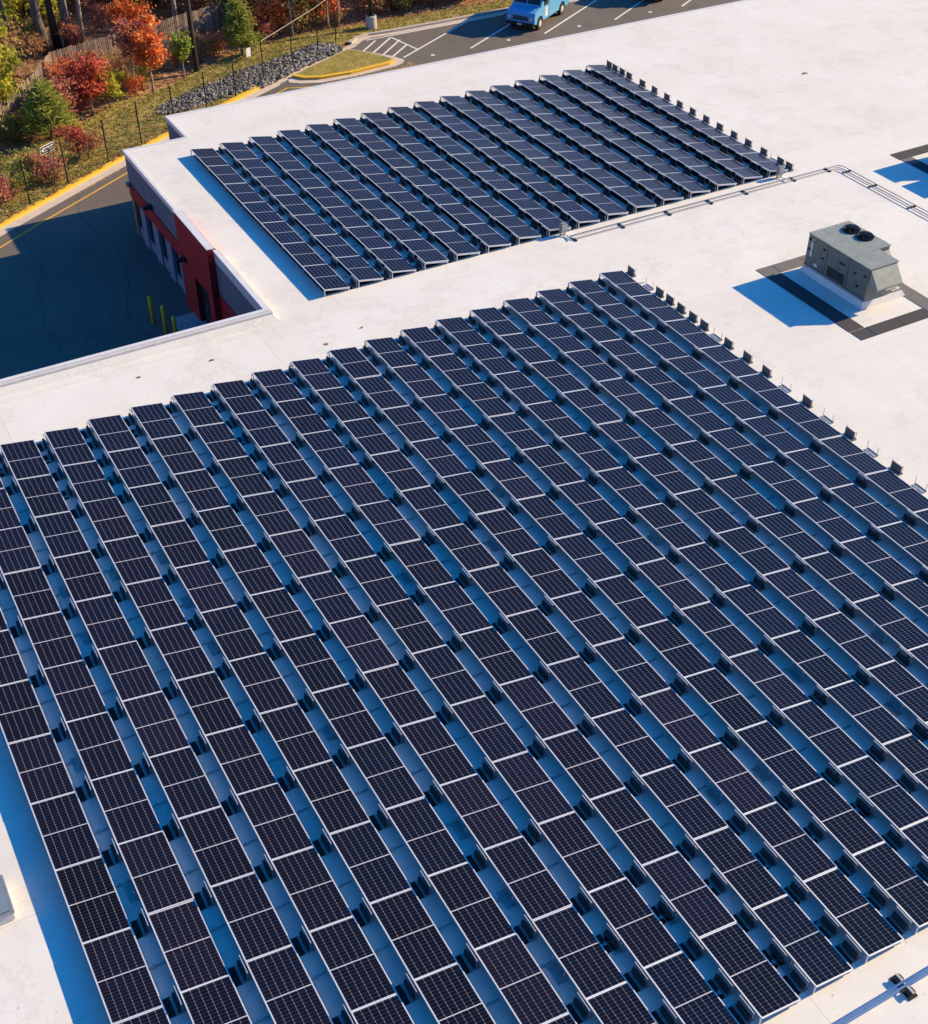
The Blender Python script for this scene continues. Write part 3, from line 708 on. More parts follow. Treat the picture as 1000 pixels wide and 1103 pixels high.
# traffic island
io = [(1.75,35.35),(3.3,36.35),(6.9,38.2),(7.9,37.4),(9.0,35.9),(9.35,34.95),(9.0,34.55),(8.3,34.25),(5.4,33.95),(3.3,34.0),(2.2,34.45),(1.6,34.95)]
mb = MB(); mb.prism(io[::-1], GZ+.002, GZ+.03); struct(mb.build('island_gutter', M['gutter']))
ik = [(2.1,35.6),(3.4,36.3),(6.95,38.08),(8.05,36.75),(8.72,35.35),(8.65,34.85),(8.15,34.6),(5.4,34.33),(3.55,34.48),(2.6,34.9)]
mb = MB(); mb.prism(ik[::-1], GZ+.031, GZ+.15); struct(mb.build('island_kerb', M['curb']))
mb = MB(); mb.prism(island[::-1], GZ+.151, GZ+.165); struct(mb.build('island_turf', mat_ground('dry_island_turf', [(.3, (.22, .19, .045)), (.5, (.33, .26, .07)), (.7, (.46, .34, .12))], 1.4)))
strip('island_yellow_paint', [(2.1,35.6),(2.6,34.9),(3.55,34.48),(5.4,34.33),(8.15,34.6),(8.65,34.85)], -.006, .27, GZ+.032, M['yellow'], .137)
# road markings
def line(name, a, b, w, z, m):
    return strip(name, [a, b], -w/2, w/2, z, m)
MK = GZ+.006
yl = [(-40,8.2),(-26,17.7),(-18.5,22.5),(-16.3,24.0),(-13.5,25.75),(-10.7,27.55),(-3.6,31.6),(-.2,33.5),(1.2,34.25),(1.9,33.95),(3.4,33.45),(5.4,33.38),(8.3,33.75),(9.4,34.1),(9.35,34.5)]
strip('yellow_line', yl, -.06, .06, MK, M['yline'])
hl = [((7.7,37.5),(9.3,38.9)),((8.2,37.0),(10.4,38.95)),((8.6,36.4),(10.75,38.3)),((9.0,35.85),(10.8,37.35))]
for a, b in hl: line('white_hatch_line', a, b, .13, MK, M['white'])
line('white_hatch_line', (10.45,38.95), (10.95,36.1), .13, MK+.002, M['white'])
line('white_stall_line', (9.5,35.35), (16.4,39.35), .13, MK+.001, M['white'])
line('white_edge_line', (8.8,39.25), (19.0,39.25), .12, MK, M['white'])
line('white_edge_line', (22.5,39.25), (58,39.25), .12, MK, M['white'])
for q in range(8):
    x = 13.95+5.5*q; line('white_stall_line', (x, 34.75), (x+7.6, 39.22), .13, MK+.002, M['white'])
for q, x in enumerate((11.3, 16.8, 22.2, 27.9, 33.4)):
    mb = MB(); mb.prism([(x+.14*math.cos(a*math.pi/4), 34.85+.14*math.sin(a*math.pi/4)) for a in range(8)], MK, MK+.006)
    struct(mb.build('white_stall_dot', M['white']))
def roadtext(body, loc, ang, size, m, name):
    cu = bpy.data.curves.new(name, 'FONT'); cu.body = body; cu.size = size; cu.align_x = 'LEFT'; cu.space_character = 1.15
    cu.offset = .012
    o = bpy.data.objects.new(name, cu); col.objects.link(o)
    dg = bpy.context.evaluated_depsgraph_get(); me = bpy.data.meshes.new_from_object(o.evaluated_get(dg))
    col.objects.unlink(o); bpy.data.objects.remove(o)
    o = bpy.data.objects.new(name, me); me.materials.clear(); me.materials.append(m); col.objects.link(o)
    o.location = loc; o.rotation_euler = (0, 0, ang); return o
struct(roadtext('FIRE LANE', (-13.6, 26.35, MK), R(32), .62, M['yfaded'], 'road_lettering'))
struct(roadtext('NO PARKING FIRE LANE', (3.3, 33.55, MK), R(3), .52, M['yfaded'], 'road_lettering'))

# courtyard pavement and bollards
mb = MB(); mb.box(-13.7, XW-.06, 8.2, 12.2, GZ+.002, GZ+.12); struct(mb.build('sidewalk', M['sidewalk'], bevel=.02))
for (x, y, h), lb in zip([(-14.45, 12.3, 1.35), (-14.25, 11.2, 1.4), (-14.05, 10.45, 1.2)], ['yellow bollard in the dark courtyard, farthest left of the three', 'yellow bollard in the dark courtyard, the middle one', 'yellow bollard in the dark courtyard, half hidden by the parapet']):
    mb = MB(); mb.tube([(0,0,0),(0,0,h-.06),(0,0,h-.02),(0,0,h)], [.085,.085,.06,.02], 14)
    o = mb.build('bollard', M['bollard'], smooth=True, loc=(x, y, GZ)); tag(o, lb, 'bollard', 'yellow bollards in the courtyard')

# riprap
rip = [(-6.6, 34.7), (-5.4, 35.5), (-3.8, 36.2), (-2.1, 36.9), (-0.6, 37.8), (1.0, 38.1), (3.5, 39.1), (5.7, 39.9), (6.7, 39.4), (6.8, 38.4), (5.9, 37.8), (4.3, 37.2), (1.7, 35.8), (0.0, 34.9), (-1.3, 34.8), (-3.3, 34.3), (-5.3, 33.6), (-6.4, 33.6), (-6.9, 34.0)]
ico = bmesh.new(); bmesh.ops.create_icosphere(ico, subdivisions=1, radius=1); iv = [v.co.copy() for v in ico.verts]; iff = [[v.index for v in f.verts] for f in ico.faces]; ico.free()
mb = MB()
for x, y in scatter(rip, 2700, -8, 8, 32, 42):
    s = rnd.uniform(.05, .15); rot = Matrix.Rotation(rnd.uniform(0, 6.3), 3, Vector((rnd.gauss(0,1), rnd.gauss(0,1), rnd.gauss(0,1)+.01)).normalized())
    k = len(mb.v); sc = Vector((s*rnd.uniform(.7, 1.4), s*rnd.uniform(.6, 1), s*rnd.uniform(.5, .9))); z = GZ+.08+rnd.uniform(.0, .10)
    for v in iv:
        q = rot @ Vector((v.x*sc.x, v.y*sc.y, v.z*sc.z)) * rnd.uniform(.85, 1.12); mb.v.append((q.x+x, q.y+y, q.z+z))
    t = rnd.random()
    for f in iff: mb.f.append(tuple(k+i for i in f)); mb.m.append(0); mb.t.append(t)
def mat_riprap():
    m, nt, b = newmat('riprap_stone'); at = N(nt, 'ShaderNodeAttribute'); at.attribute_name = 'tint'
    c = ramp(nt, at.outputs['Fac'], [(0, (.08, .068, .062)), (.5, (.21, .185, .165)), (1, (.46, .41, .36))])
    f = noise(nt, geopos(nt), 9, 4); nt.links.new(mixc(nt, .7, c, ramp(nt, f.outputs['Fac'], [(.3, (.6,)*3), (.7, (1.3,)*3)]), 'MULTIPLY'), b.inputs['Base Color'])
    b.inputs['Roughness'].default_value = .9; return m
tag(mb.build('rock_bed', mat_riprap()), 'bed of loose grey broken stone in the drainage ditch behind the kerb', 'stones', kind='stuff')

# ------------------------------------------------------------------ fences, signs, poles
FP = [(-26.3,20.2),(-23.7,21.8),(-21.2,23.3),(-18.7,24.95),(-16.1,26.25),(-13.8,27.55),(-11.2,29.1),(-8.95,30.45),(-6.6,31.75),(-4.25,33.0),(-2.0,34.3),(.45,36.0),(3.0,37.6),(5.3,38.9),(6.9,39.7)]
cf = empty('chain_link_fence', (FP[4][0], FP[4][1], GZ), label='thin black chain link fence on slim posts along the grass verge', cat='fence')
c0 = Vector((FP[4][0], FP[4][1], GZ)); FH = 2.35
for p in FP:
    mb = MB(); v = Vector((*p, GZ))-c0; mb.tube([v, v+Vector((0, 0, FH+.05))], .038, 8); mb.build('post', M['black'], cf)
for a, b in zip(FP, FP[1:]):
    A = Vector((*a, GZ))-c0; Bv = Vector((*b, GZ))-c0; d = Bv-A; ln = d.length; u = d.normalized()
    mb = MB(); mb.tube([A+Vector((0,0,FH)), Bv+Vector((0,0,FH))], .008, 4, cap=False)
    s = .14; h = FH-.15; nk = int((ln+h)/s)
    for sg in (1, -1):
        for q in range(nk):
            t0 = q*s-h; a0 = max(t0, 0); a1 = min(t0+h, ln)
            if a1-a0 < .05: continue
            z0, z1 = (a0-t0)+.12, (a1-t0)+.12
            if sg < 0: z0, z1 = FH+.0-(a0-t0)-.02, FH-(a1-t0)-.02
            p0, p1 = A+u*a0+Vector((0,0,z0)), A+u*a1+Vector((0,0,z1)); w = Vector((0, 0, .0025))
            mb.quad([p0-w, p1-w, p1+w, p0+w])
    mb.build('wire_mesh', M['black'], cf)
# board fence
BF = [(-16.5,31.8+2.2),(-13.6,36.9),(-12.2,38.7),(-10.6,41.3),(-6.3,42.45),(-3.7,43.2),(1.4,44.9),(7,46.6),(14,49)]
wf = empty('board_fence', (*BF[3], GZ), label='tall weathered wooden board fence with gaps between its boards behind the red trees', cat='fence')
c0 = Vector((*BF[3], GZ))
for a, b in zip(BF, BF[1:]):
    A = Vector((*a, 0)); d = Vector((*b, 0))-A; ln = d.length; u = d.normalized(); nrm = Vector((-u.y, u.x, 0)); ang = math.atan2(u.y, u.x)
    Mx = Matrix.Translation(Vector((*a, GZ))-c0) @ Matrix.Rotation(ang, 4, 'Z')
    nb = max(1, int(round(ln/2.4)))
    for q in range(nb):
        x0 = ln*q/nb; x1 = ln*(q+1)/nb; mb = MB(); x = x0
        lift = rnd.uniform(-.04, .06)
        while x < x1-.02:
            w = rnd.uniform(.09, .13)
            if rnd.random() > .03: mb.box(x, min(x+w, x1), -.012, .012, .05, 1.95+lift+rnd.uniform(-.05, .04), t=rnd.random(), mat=Mx)
            x += w+rnd.uniform(.015, .05)
        mb.build('board_panel', M['wood'], wf)
        mb = MB(); mb.box(x0, x1, .013, .055, .4, .49, t=.4, mat=Mx); mb.box(x0, x1, .013, .055, 1.55, 1.64, t=.4, mat=Mx); mb.build('fence_rail', M['wood'], wf)
        mb = MB(); mb.box(x0-.05, x0+.05, .056, .156, 0, 1.9, t=.3, mat=Mx); mb.build('post', M['wood'], wf)
# one-way style sign
r = empty('street_sign', (-14.5, 27.6, GZ), R(31), label='black and white arrow sign on a thin post, standing in the pink shrubs', cat='sign')
MB().tube([(0,0,0),(0,0,2.35)], .026, 8).build('post', M['galv'], r)
pl = MB().box(-.46, .46, -.045, -.028, 1.93, 2.32).build('sign_plate', M['signwhite'], r)
MB().box(-.435, .435, -.0492, -.0455, 1.955, 2.295).build('black_field', M['black'], pl)
mb = MB(); zc_ = 2.125; y = -.0505
mb.quad([(x, y, zc_+z) for x, z in [(-.41,0),(-.27,-.13),(-.27,-.095),(.41,-.095),(.41,.095),(-.27,.095),(-.27,.13)]])
mb.build('arrow', M['signwhite'], pl)
def vtext(body, size, m, name, parent, loc, rot):
    o = roadtext(body, loc, 0, size, m, name); o.rotation_euler = rot; o.parent = parent; return o
vtext('ONE WAY', .15, M['black'], 'lettering', pl, (-.26, -.0525, 2.07), (R(90), 0, 0))
r = empty('street_sign', (-.7, 35.1, GZ), R(20), label='small upright white sign on a thin post above the grey stones', cat='sign')
MB().tube([(0,0,0),(0,0,2.45)], .026, 8).build('post', M['galv'], r)
MB().box(-.16, .16, -.045, -.028, 1.95, 2.45).build('sign_plate', M['signwhite'], r)
# lamp pole on concrete base
r = empty('lamp_pole', (10.0, 40.9, GZ), label='dark green pole rising from a round concrete base at the parking lot corner', cat='pole')
mb = MB(); mb.tube([(0,0,.0),(0,0,.86),(0,0,.90)], [.36,.36,.32], 24); mb.build('concrete_base', M['conc'], r)
mb = MB(); mb.tube([(0,0,.90),(0,0,8)], [.11,.08], 12); mb.build('pole', M['polegreen'], r, smooth=True)
MB().box(-.2,.2,-.2,.2,.901,.95).build('base_plate', M['polegreen'], r, .01)
mb = MB(); mb.box(-.7, .15, -.18, .18, 8.0, 8.14); mb.build('lamp_head', M['polegreen'], r, .03)
mb = MB(); mb.tube([(.45, 36.0, GZ+FH), (5, 38.4, GZ+2.85), (9.92, 40.85, GZ+3.9)], .02, 6); tag(mb.build('cable', M['cable']), 'long pale cable running from a fence post up to the lamp pole', 'cable', 'cables by the lamp pole')
mb = MB(); mb.tube([(8.5, 42.1, GZ+.1), (9.92, 40.95, GZ+.95)], .015, 6); tag(mb.build('cable', M['polegreen']), 'short greenish cable slanting from the ground to the concrete base', 'cable', 'cables by the lamp pole')
# dark timber utility post
mb = MB(); mb.tube([(0,0,0),(-.02,.0,3),(.0,.0,7.5)], [.17,.15,.12], 12)
tag(mb.build('utility_pole', M['barkdark'], loc=(-2.6, 39.2, GZ), smooth=True), 'dark timber pole standing at the lawn edge beside the small green tree', 'pole')

# ------------------------------------------------------------------ vans
def step_van(loc, rz, paint, label):
    # local: +x forward, y left; origin under the middle, ground level
    r = empty('step_van', loc, rz, label=label, cat='van')
    def prof(mb, pts, y0, y1):
        n = len(pts); k = len(mb.v)
        mb.v += [(x, y0, z) for x, z in pts] + [(x, y1, z) for x, z in pts]
        mb.f.append(tuple(range(k, k+n))); mb.f.append(tuple(reversed(range(k+n, k+2*n))))
        for i in range(n): j = (i+1) % n; mb.f.append((k+i, k+n+i, k+n+j, k+j))
        mb.m += [0]*(n+2); mb.t += [.5]*(n+2)
    def arch(cx, r0=.44, n=8): return [(cx+r0*math.cos(math.pi*k/n), .40+r0*math.sin(math.pi*k/n)) for k in range(n+1)]
    pts = [(2.60,.52),(2.62,.98),(2.52,1.18),(1.72,1.40),(1.36,2.35),(1.22,2.58),(-2.55,2.62),(-2.66,2.5),(-2.68,.52)]
    back = arch(-1.55)[::-1]; front = arch(1.78)[::-1]
    lower = [(-2.1,.40)]+back[0:]+[(-1.0,.40)]
    pts2 = pts + [(-2.66,.42)] + back + [(-1.0,.42)] + [(1.25,.42)] + front + [(2.3,.42)]
    # side skins with wheel arches, joined by roof/front/back sheets = one body
    mb = MB(); prof(mb, pts2, -1.02, 1.02); body = mb.build('body', paint, r, .035)
    def wheel(x, y):
        s = 1 if y > 0 else -1; mb = MB(); mb.tube([(x, y-.11*s, .37), (x, y+.11*s, .37)], .37, 22); w = mb.build('wheel', M['tyre'], r, .03)
        mb = MB(); mb.tube([(x, y+.112*s, .37), (x, y+.13*s, .37)], [.21, .17], 16); mb.build('rim', M['rim'], w)
    for x in (1.78, -1.55):
        for y in (.93, -.93): wheel(x, y)
    # windscreen in two panes
    def onslope(y0, y1, t0, t1, d):
        a = Vector((1.72, 0, 1.40)); b = Vector((1.36, 0, 2.35)); n = Vector((.935, 0, .354))
        p = [a.lerp(b, t)+n*d for t in (t0, t1)]
        return [(p[0].x,y0,p[0].z),(p[0].x,y1,p[0].z),(p[1].x,y1,p[1].z),(p[1].x,y0,p[1].z)]
    for y0, y1 in ((-.92,-.04),(.04,.92)):
        mb = MB(); q = onslope(y0, y1, .08, .93, .012); q0 = onslope(y0, y1, .08, .93, .002); mb.quad(q)
        for i in range(4): mb.quad([q0[i], q0[(i+1)%4], q[(i+1)%4], q[i]])
        mb.build('windscreen', M['darkglass'], r)
    for s in (-1, 1):
        mb = MB(); mb.box(.62, 1.28, 1.022*s-.004, 1.022*s+.004, 1.35, 2.25); mb.build('side_window', M['darkglass'], r)
        mb = MB(); mb.box(.50, .52, 1.026*s-.006, 1.026*s+.006, .5, 2.4); mb.build('door_seam', M['black'], r)
        mb = MB(); mb.box(.60, 1.05, 1.024*s-.004, 1.024*s+.004, .62, 1.2); mb.build('decal', M['vanpatch'], r)
        mb = MB(); mb.box(-.9, -.2, 1.024*s-.003, 1.024*s+.003, 1.5, 1.95); mb.build('decal', M['vanpatch'], r)
        mb = MB(); mb.box(1.42, 1.5, 1.03*s, 1.24*s, 1.72, 2.0) if s > 0 else mb.box(1.42, 1.5, 1.24*s, 1.03*s, 1.72, 2.0); mb.build('mirror', M['black'], r, .01)
        mb = MB(); mb.tube([(2.60, .78*s, .82), (2.645, .78*s, .82)], .10, 14); mb.build('headlight', M['lamp'], r)
        mb = MB(); mb.box(2.60, 2.635, .66*s-.05, .66*s+.05, .62, .68); mb.build('indicator', M['amber'], r)
        mb = MB(); mb.box(-2.70, -2.675, .85*s-.08, .85*s+.08, .9, 1.1); mb.build('tail_light', M['redmetal'], r)
    mb = MB(); 
    for q in range(5): mb.box(2.61, 2.633, -.55, .55, .70+.055*q, .735+.055*q)
    mb.build('grille', M['black'], r)
    MB().box(2.58, 2.74, -1.0, 1.0, .40, .55).build('bumper', M['black'], r, .02)
    MB().box(2.742, 2.75, -.16, .16, .42, .54).build('number_plate', M['plate'], r)
    MB().box(-2.78, -2.66, -1.0, 1.0, .40, .52).build('rear_bumper', M['black'], r, .02)
    mb = MB(); mb.box(1.8, 2.4, -.01, .01, 1.20, 1.215); 
    MB().box(-2.35, 2.35, -.85, .85, .28, .41).build('underbody', M['black'], r)
    return r
ang = math.atan2(-.53, -.85)
fw_ = Vector((math.cos(ang), math.sin(ang), 0)); lf = Vector((-math.sin(ang), math.cos(ang), 0))
# the near front wheel stands at (19.5, 35.6); it is on the van's left side
org = Vector((19.55, 35.65, GZ)) - fw_*1.78 - lf*.93
step_van(org, ang, M['vanblue'], 'bright blue step van parked nose out at the top of the lot')
org2 = org + Vector((10.4, .75, 0)) - fw_*.0
step_van(org2, ang, M['vangreen'], 'pale green van mostly beyond the top edge, right of the blue van')

# ------------------------------------------------------------------ trees and shrubs
def limb_pts(base, d, ln, n, rn, wob=.12, up=.1):
    p = Vector(base); d = Vector(d).normalized(); out = [p.copy()]
    for k in range(n):
        d = (d + Vector((rn.gauss(0, wob), rn.gauss(0, wob), up*rn.random()))).normalized(); p = p + d*(ln/n); out.append(p.copy())
    return out
def tree_meshes(h, r0, crown, leafm, bark, seed, nleaf, leaf=.09, conifer=False, lean=(0, 0), sparse=1., trunk_frac=1.):
    """crown = (z0, z1, radius). returns (trunk mesh object, crown mesh object)"""
    rn = random.Random(seed); tr = MB(); cr = MB()
    n = 7; pts = []; x = y = 0
    for k in range(n+1):
        f = k/n; pts.append(Vector((x+lean[0]*f*h, y+lean[1]*f*h, f*h*trunk_frac))); x += rn.gauss(0, .025*h/n*2); y += rn.gauss(0, .025*h/n*2)
    tr.tube(pts, [r0*(1.25 if k == 0 else (1-.8*k/n)) for k in range(n+1)], 9)
    z0, z1, cr_r = crown; tips = []
    def at(z):
        f = min(max(z/(h*trunk_frac), 0), 1)*n; i = min(int(f), n-1); return pts[i].lerp(pts[i+1], f-i)
    nb = 26 if conifer else 15
    for b in range(nb):
        z = z0 + (z1-z0)*(b/nb)*(.95 if conifer else .75) + rn.uniform(-.05, .05)*h
        z = min(max(z, .12*h), h*.97)
        a = b*2.4+rn.uniform(-.4, .4); fz = (z-z0)/(z1-z0+1e-6)
        ln = cr_r*((1.05-.95*fz) if conifer else (.65+.5*math.sin(math.pi*min(1, max(0, fz+.15)))))*rn.uniform(.55, 1.25)
        el = rn.uniform(-.1, .25) if conifer else rn.uniform(.35, 1.1)
        q = limb_pts(at(z), (math.cos(a), math.sin(a), el), ln, 4, rn, .15, .12 if not conifer else -.02)
        rr = r0*.38*(1-.5*fz); tr.tube(q, [rr, rr*.7, rr*.5, rr*.35, rr*.15], 5)
        tips += [(q[2], .7), (q[3], 1), (q[4], 1)]
        if not conifer:
            for _ in range(3):
                s = limb_pts(q[rn.choice((1, 2, 3))], (rn.gauss(0, 1), rn.gauss(0, 1), rn.uniform(.0, .9)), ln*rn.uniform(.35, .6), 3, rn)
                tr.tube(s, [rr*.35, rr*.25, rr*.18, rr*.08], 4); tips += [(s[2], .9), (s[3], 1)]
    cl = []
    for p, w in tips:
        if rn.random() < sparse: cl.append((p, rn.uniform(.10, .40)*cr_r, rn.random()))
    for k in range(nleaf):
        p, s, t0 = rn.choice(cl)
        d = Vector((rn.gauss(0, 1), rn.gauss(0, 1), rn.gauss(0, .75)))*s*.62
        t = min(1, max(0, t0*.55+.22+rn.gauss(0, .17)))
        if conifer:
            c = p+d; u = Vector((rn.gauss(0, 1), rn.gauss(0, 1), rn.gauss(0, .5))).normalized()*leaf*1.3; w = u.orthogonal().normalized()*leaf*.22
            cr.quad([c-u-w, c-u+w, c+u+w*.3, c+u-w*.3], 0, t)
        else: leafquad(cr, p+d, leaf*rn.uniform(.6, 1.2), t, rn)
    return tr, cr
def tree(loc, name, label, cat, group=None, rz=0, leafk='red', bark='bark', **kw):
    r = empty(name, (loc[0], loc[1], GZ), rz, label=label, cat=cat, group=group)
    t, c = tree_meshes(leafm=None, bark=None, **kw)
    t.build('trunk', M[bark], r, smooth=True); c.build('crown', LEAF[leafk], r)
    return r
G1 = 'autumn trees along the lawn edge'
tree((-13.0,33.4), 'pine_tree', 'bushy green pine at the left of the lawn edge, next to the red tree', 'tree', G1, h=3.1, r0=.09, crown=(.7,3.1,1.25), leafk='pine', seed=1, nleaf=5200, leaf=.15, conifer=True)
tree((-15.2,36.0), 'leafy_tree', 'tall yellow and green leafed tree at the far left edge', 'tree', G1, h=6.2, r0=.12, crown=(1.3,6.0,1.7), leafk='yellow', seed=2, nleaf=4200, leaf=.12, sparse=.8)
tree((-10.0,35.9), 'red_tree', 'small crimson tree with dense twigs right of the green pine', 'tree', G1, h=3.3, r0=.07, crown=(.8,3.2,1.35), leafk='red', bark='barkpale', seed=3, nleaf=3600, leaf=.095)
tree((-11.7,35.0), 'red_tree', 'thin half bare reddish tree between the pine and the crimson tree', 'tree', G1, h=2.9, r0=.05, crown=(.6,2.8,.95), leafk='pink', bark='barkpale', seed=33, nleaf=1100, leaf=.085)
tree((-8.9,36.2), 'leafy_tree', 'small yellow green tree between the crimson and the orange tree', 'tree', G1, h=2.6, r0=.05, crown=(.6,2.5,.75), leafk='yellow', seed=4, nleaf=1700, leaf=.09)
tree((-6.8,38.0), 'maple_tree', 'half bare reddish tree with a pale trunk left of the orange maple', 'tree', G1, h=4.3, r0=.085, crown=(1.8,4.2,1.15), leafk='pink', bark='barkpale', seed=5, nleaf=1500, leaf=.09, sparse=.7)
tree((-6.0,37.2), 'maple_tree', 'bright orange red maple in front of the board fence', 'tree', G1, h=4.2, r0=.08, crown=(1.6,4.1,1.15), leafk='orange', bark='barkpale', seed=6, nleaf=3600, leaf=.11)
tree((-3.6,38.5), 'leafy_tree', 'small fresh green tree on a thin pale stem beside the dark pole', 'tree', G1, h=2.5, r0=.045, crown=(1.2,2.5,.68), leafk='green', bark='barkpale', seed=7, nleaf=1500, leaf=.085)
tree((.8,40.3), 'pine_tree', 'compact dark green pine near the middle of the lawn edge', 'tree', G1, h=3.4, r0=.09, crown=(.8,3.4,1.1), leafk='pine', seed=8, nleaf=5000, leaf=.14, conifer=True)
tree((-16.8,33.6), 'leafy_tree', 'loose olive tree at the left edge behind the lawn', 'tree', G1, h=3.2, r0=.06, crown=(.7,3.1,1.2), leafk='olive', seed=9, nleaf=1800, leaf=.10)
# shrubs on the verge
G2 = 'shrubs on the grass verge by the yellow kerb'
def bush(loc, label, leafk, seed, h=1.3, rad=.8, n=1100, group=G2, leaf=.07, name='shrub', sparse=1.):
    return tree(loc, name, label, 'shrub', group, h=h, r0=.03, crown=(.1,h,rad), leafk=leafk, seed=seed, nleaf=n, leaf=leaf, sparse=sparse)
bush((-12.4,30.3), 'dark red twiggy shrub right of the arrow sign', 'red', 21, 1.6, .95, 1500, sparse=.7)
bush((-12.0,30.0), 'brown twiggy shrub behind the dark red shrub on the verge', 'brown', 22, 1.2, 1.1, 700)
bush((-14.7,28.5), 'pink leafed shrub around the foot of the arrow sign', 'pink', 23, 1.3, .95, 1300)
bush((-15.4,28.9), 'olive and yellow shrub left of the arrow sign', 'olive', 24, 1.3, 1.0, 1100)
bush((-16.4,27.6), 'dull olive shrub near the left end of the verge', 'olive', 25, 1.1, .9, 900)
bush((-17.3,26.9), 'pinkish shrub at the left edge above the yellow kerb', 'pink', 26, 1.5, .9, 1100)
bush((-16.9,29.8), 'low green brown shrub on the grass at the left edge', 'olive', 27, .9, .9, 700)
bush((-14.3,28.0), 'low brown shrub under the arrow sign', 'brown', 28, .8, .7, 600)
# copies for the woods
def proto(name, leafk, bark='bark', cat='tree', **kw):
    r = empty(name, (0, 0, GZ), 0, label='x', cat=cat); t, c = tree_meshes(leafm=None, bark=None, **kw)
    a = t.build('trunk', M[bark], r, smooth=True); b = c.build('crown', LEAF[leafk], r); return [r, a, b, False]
def place(P, x, y, s, rz, label, group):
    r, a, b, used = P
    if used:
        r = r.copy(); col.objects.link(r)
        for ch in (a, b): c = ch.copy(); col.objects.link(c); c.parent = r
    P[3] = True
    r.location = (x, y, GZ-.02); r.scale = (s, s, s*random.uniform(.9, 1.15)); r.rotation_euler = (0, 0, rz); r['label'] = label; r['group'] = group
    return r
# big trunks near the upper left
big = [((-9.6,46.9), .32, 'grey', 'thickest grey trunk rising behind the left end of the board fence', -.012), ((-8.75,47.6), .24, 'barkdark', 'dark trunk just right of the thickest grey trunk', -.01),
       ((-8.0,47.5), .28, 'bark', 'brown trunk third from the left behind the board fence', 0), ((-7.1,47.9), .15, 'barkpale', 'slender pale trunk fourth from the left behind the board fence', 0),
       ((-13.1,41.4), .22, 'bark', 'grey forked trunk at the far left edge', -.02), ((-1.2,46.5), .16, 'barkpale', 'slim trunk behind the fence near the dark pole', 0)]
for k, ((x, y), r0, bk, lb, ln) in enumerate(big):
    tree((x, y), 'forest_tree', lb, 'tree', 'tall trees behind the board fence', h=15, r0=r0, crown=(6.5,15,3.6), leafk='brown', bark='bark' if bk == 'grey' else bk, seed=40+k, nleaf=500, leaf=.16, sparse=.6, lean=(ln, 0))
for k, ((x, y), lb) in enumerate([((4.9,41.9),'thin pale sapling left of the lamp pole, leftmost of three'), ((7.6,42.3),'tall pale bare sapling in the middle left of the lamp pole'), ((8.4,42.5),'thin pale sapling nearest the lamp pole')]):
    tree((x, y), 'sapling', lb, 'tree', 'pale saplings by the lamp pole', h=6.5, r0=.07, crown=(2.0,6.4,1.2), leafk='brown', bark='barkpale', seed=60+k, nleaf=350, leaf=.09, sparse=.5)
# understorey of the woods
protos = {}
for k, (lk, nm) in enumerate([('brown','brown'),('olive','olive'),('yellow','yellow'),('orange','orange'),('pink','reddish'),('green','green')]):
    protos[lk] = [proto('woodland_shrub', lk, 'bark', 'shrub', h=2.6, r0=.05, crown=(.15,2.6,1.5), seed=70+k*2+q, nleaf=1300 if lk != 'brown' else 1000, leaf=.11, sparse=.75) for q in range(2)]
protos['tall'] = [proto('forest_tree', 'brown', 'bark', 'tree', h=12, r0=.16, crown=(4,12,2.6), seed=90+q, nleaf=450, leaf=.15, sparse=.6) for q in range(2)] + [proto('forest_tree', 'olive', 'barkpale', 'tree', h=10, r0=.11, crown=(3,10,2.3), seed=95, nleaf=450, leaf=.14, sparse=.6)]
labs = {'brown': 'brown leaved shrub in the woods, one of many like it', 'olive': 'olive green shrub in the woods, one of several', 'yellow': 'yellow leaved shrub in the woods, one of several',
        'orange': 'orange leaved shrub in the woods, one of several', 'pink': 'dull reddish shrub in the woods, one of several', 'green': 'green leaved shrub in the woods, one of several'}
rn = random.Random(11); spots = []
def woods_line(x):   # nearest y allowed
    if x < -11.5: return 37.5
    if x < 1.5: return 44.2 + (x+11)*.27
    return 43.0
tries = 0
while len(spots) < 150 and tries < 20000:
    tries += 1
    x = rn.uniform(-24, 26); y = rn.uniform(37, 64)
    if y < woods_line(x) or y > 63-.55*(x+10)+4: continue
    if any((x-a)**2+(y-b)**2 < 1.25**2 for a, b in spots): continue
    if -12.5 < x < -5 and y < 50 and rn.random() < .5: continue
    spots.append((x, y))
for x, y in spots:
    if x < -9: w = ['olive','yellow','brown','orange','green','brown']
    elif x < 2: w = ['brown','olive','orange','yellow','brown','pink']
    elif x < 8: w = ['orange','brown','pink','brown','olive']
    else: w = ['brown','pink','brown','olive','brown']
    lk = rn.choice(w); place(rn.choice(protos[lk]), x, y, rn.uniform(.75, 1.35)*(.48 if -12.5 < x < -5 and y < 50 else 1), rn.uniform(0, 6.28), labs[lk], 'woodland shrubs, ' + labs[lk].split(' ')[0])
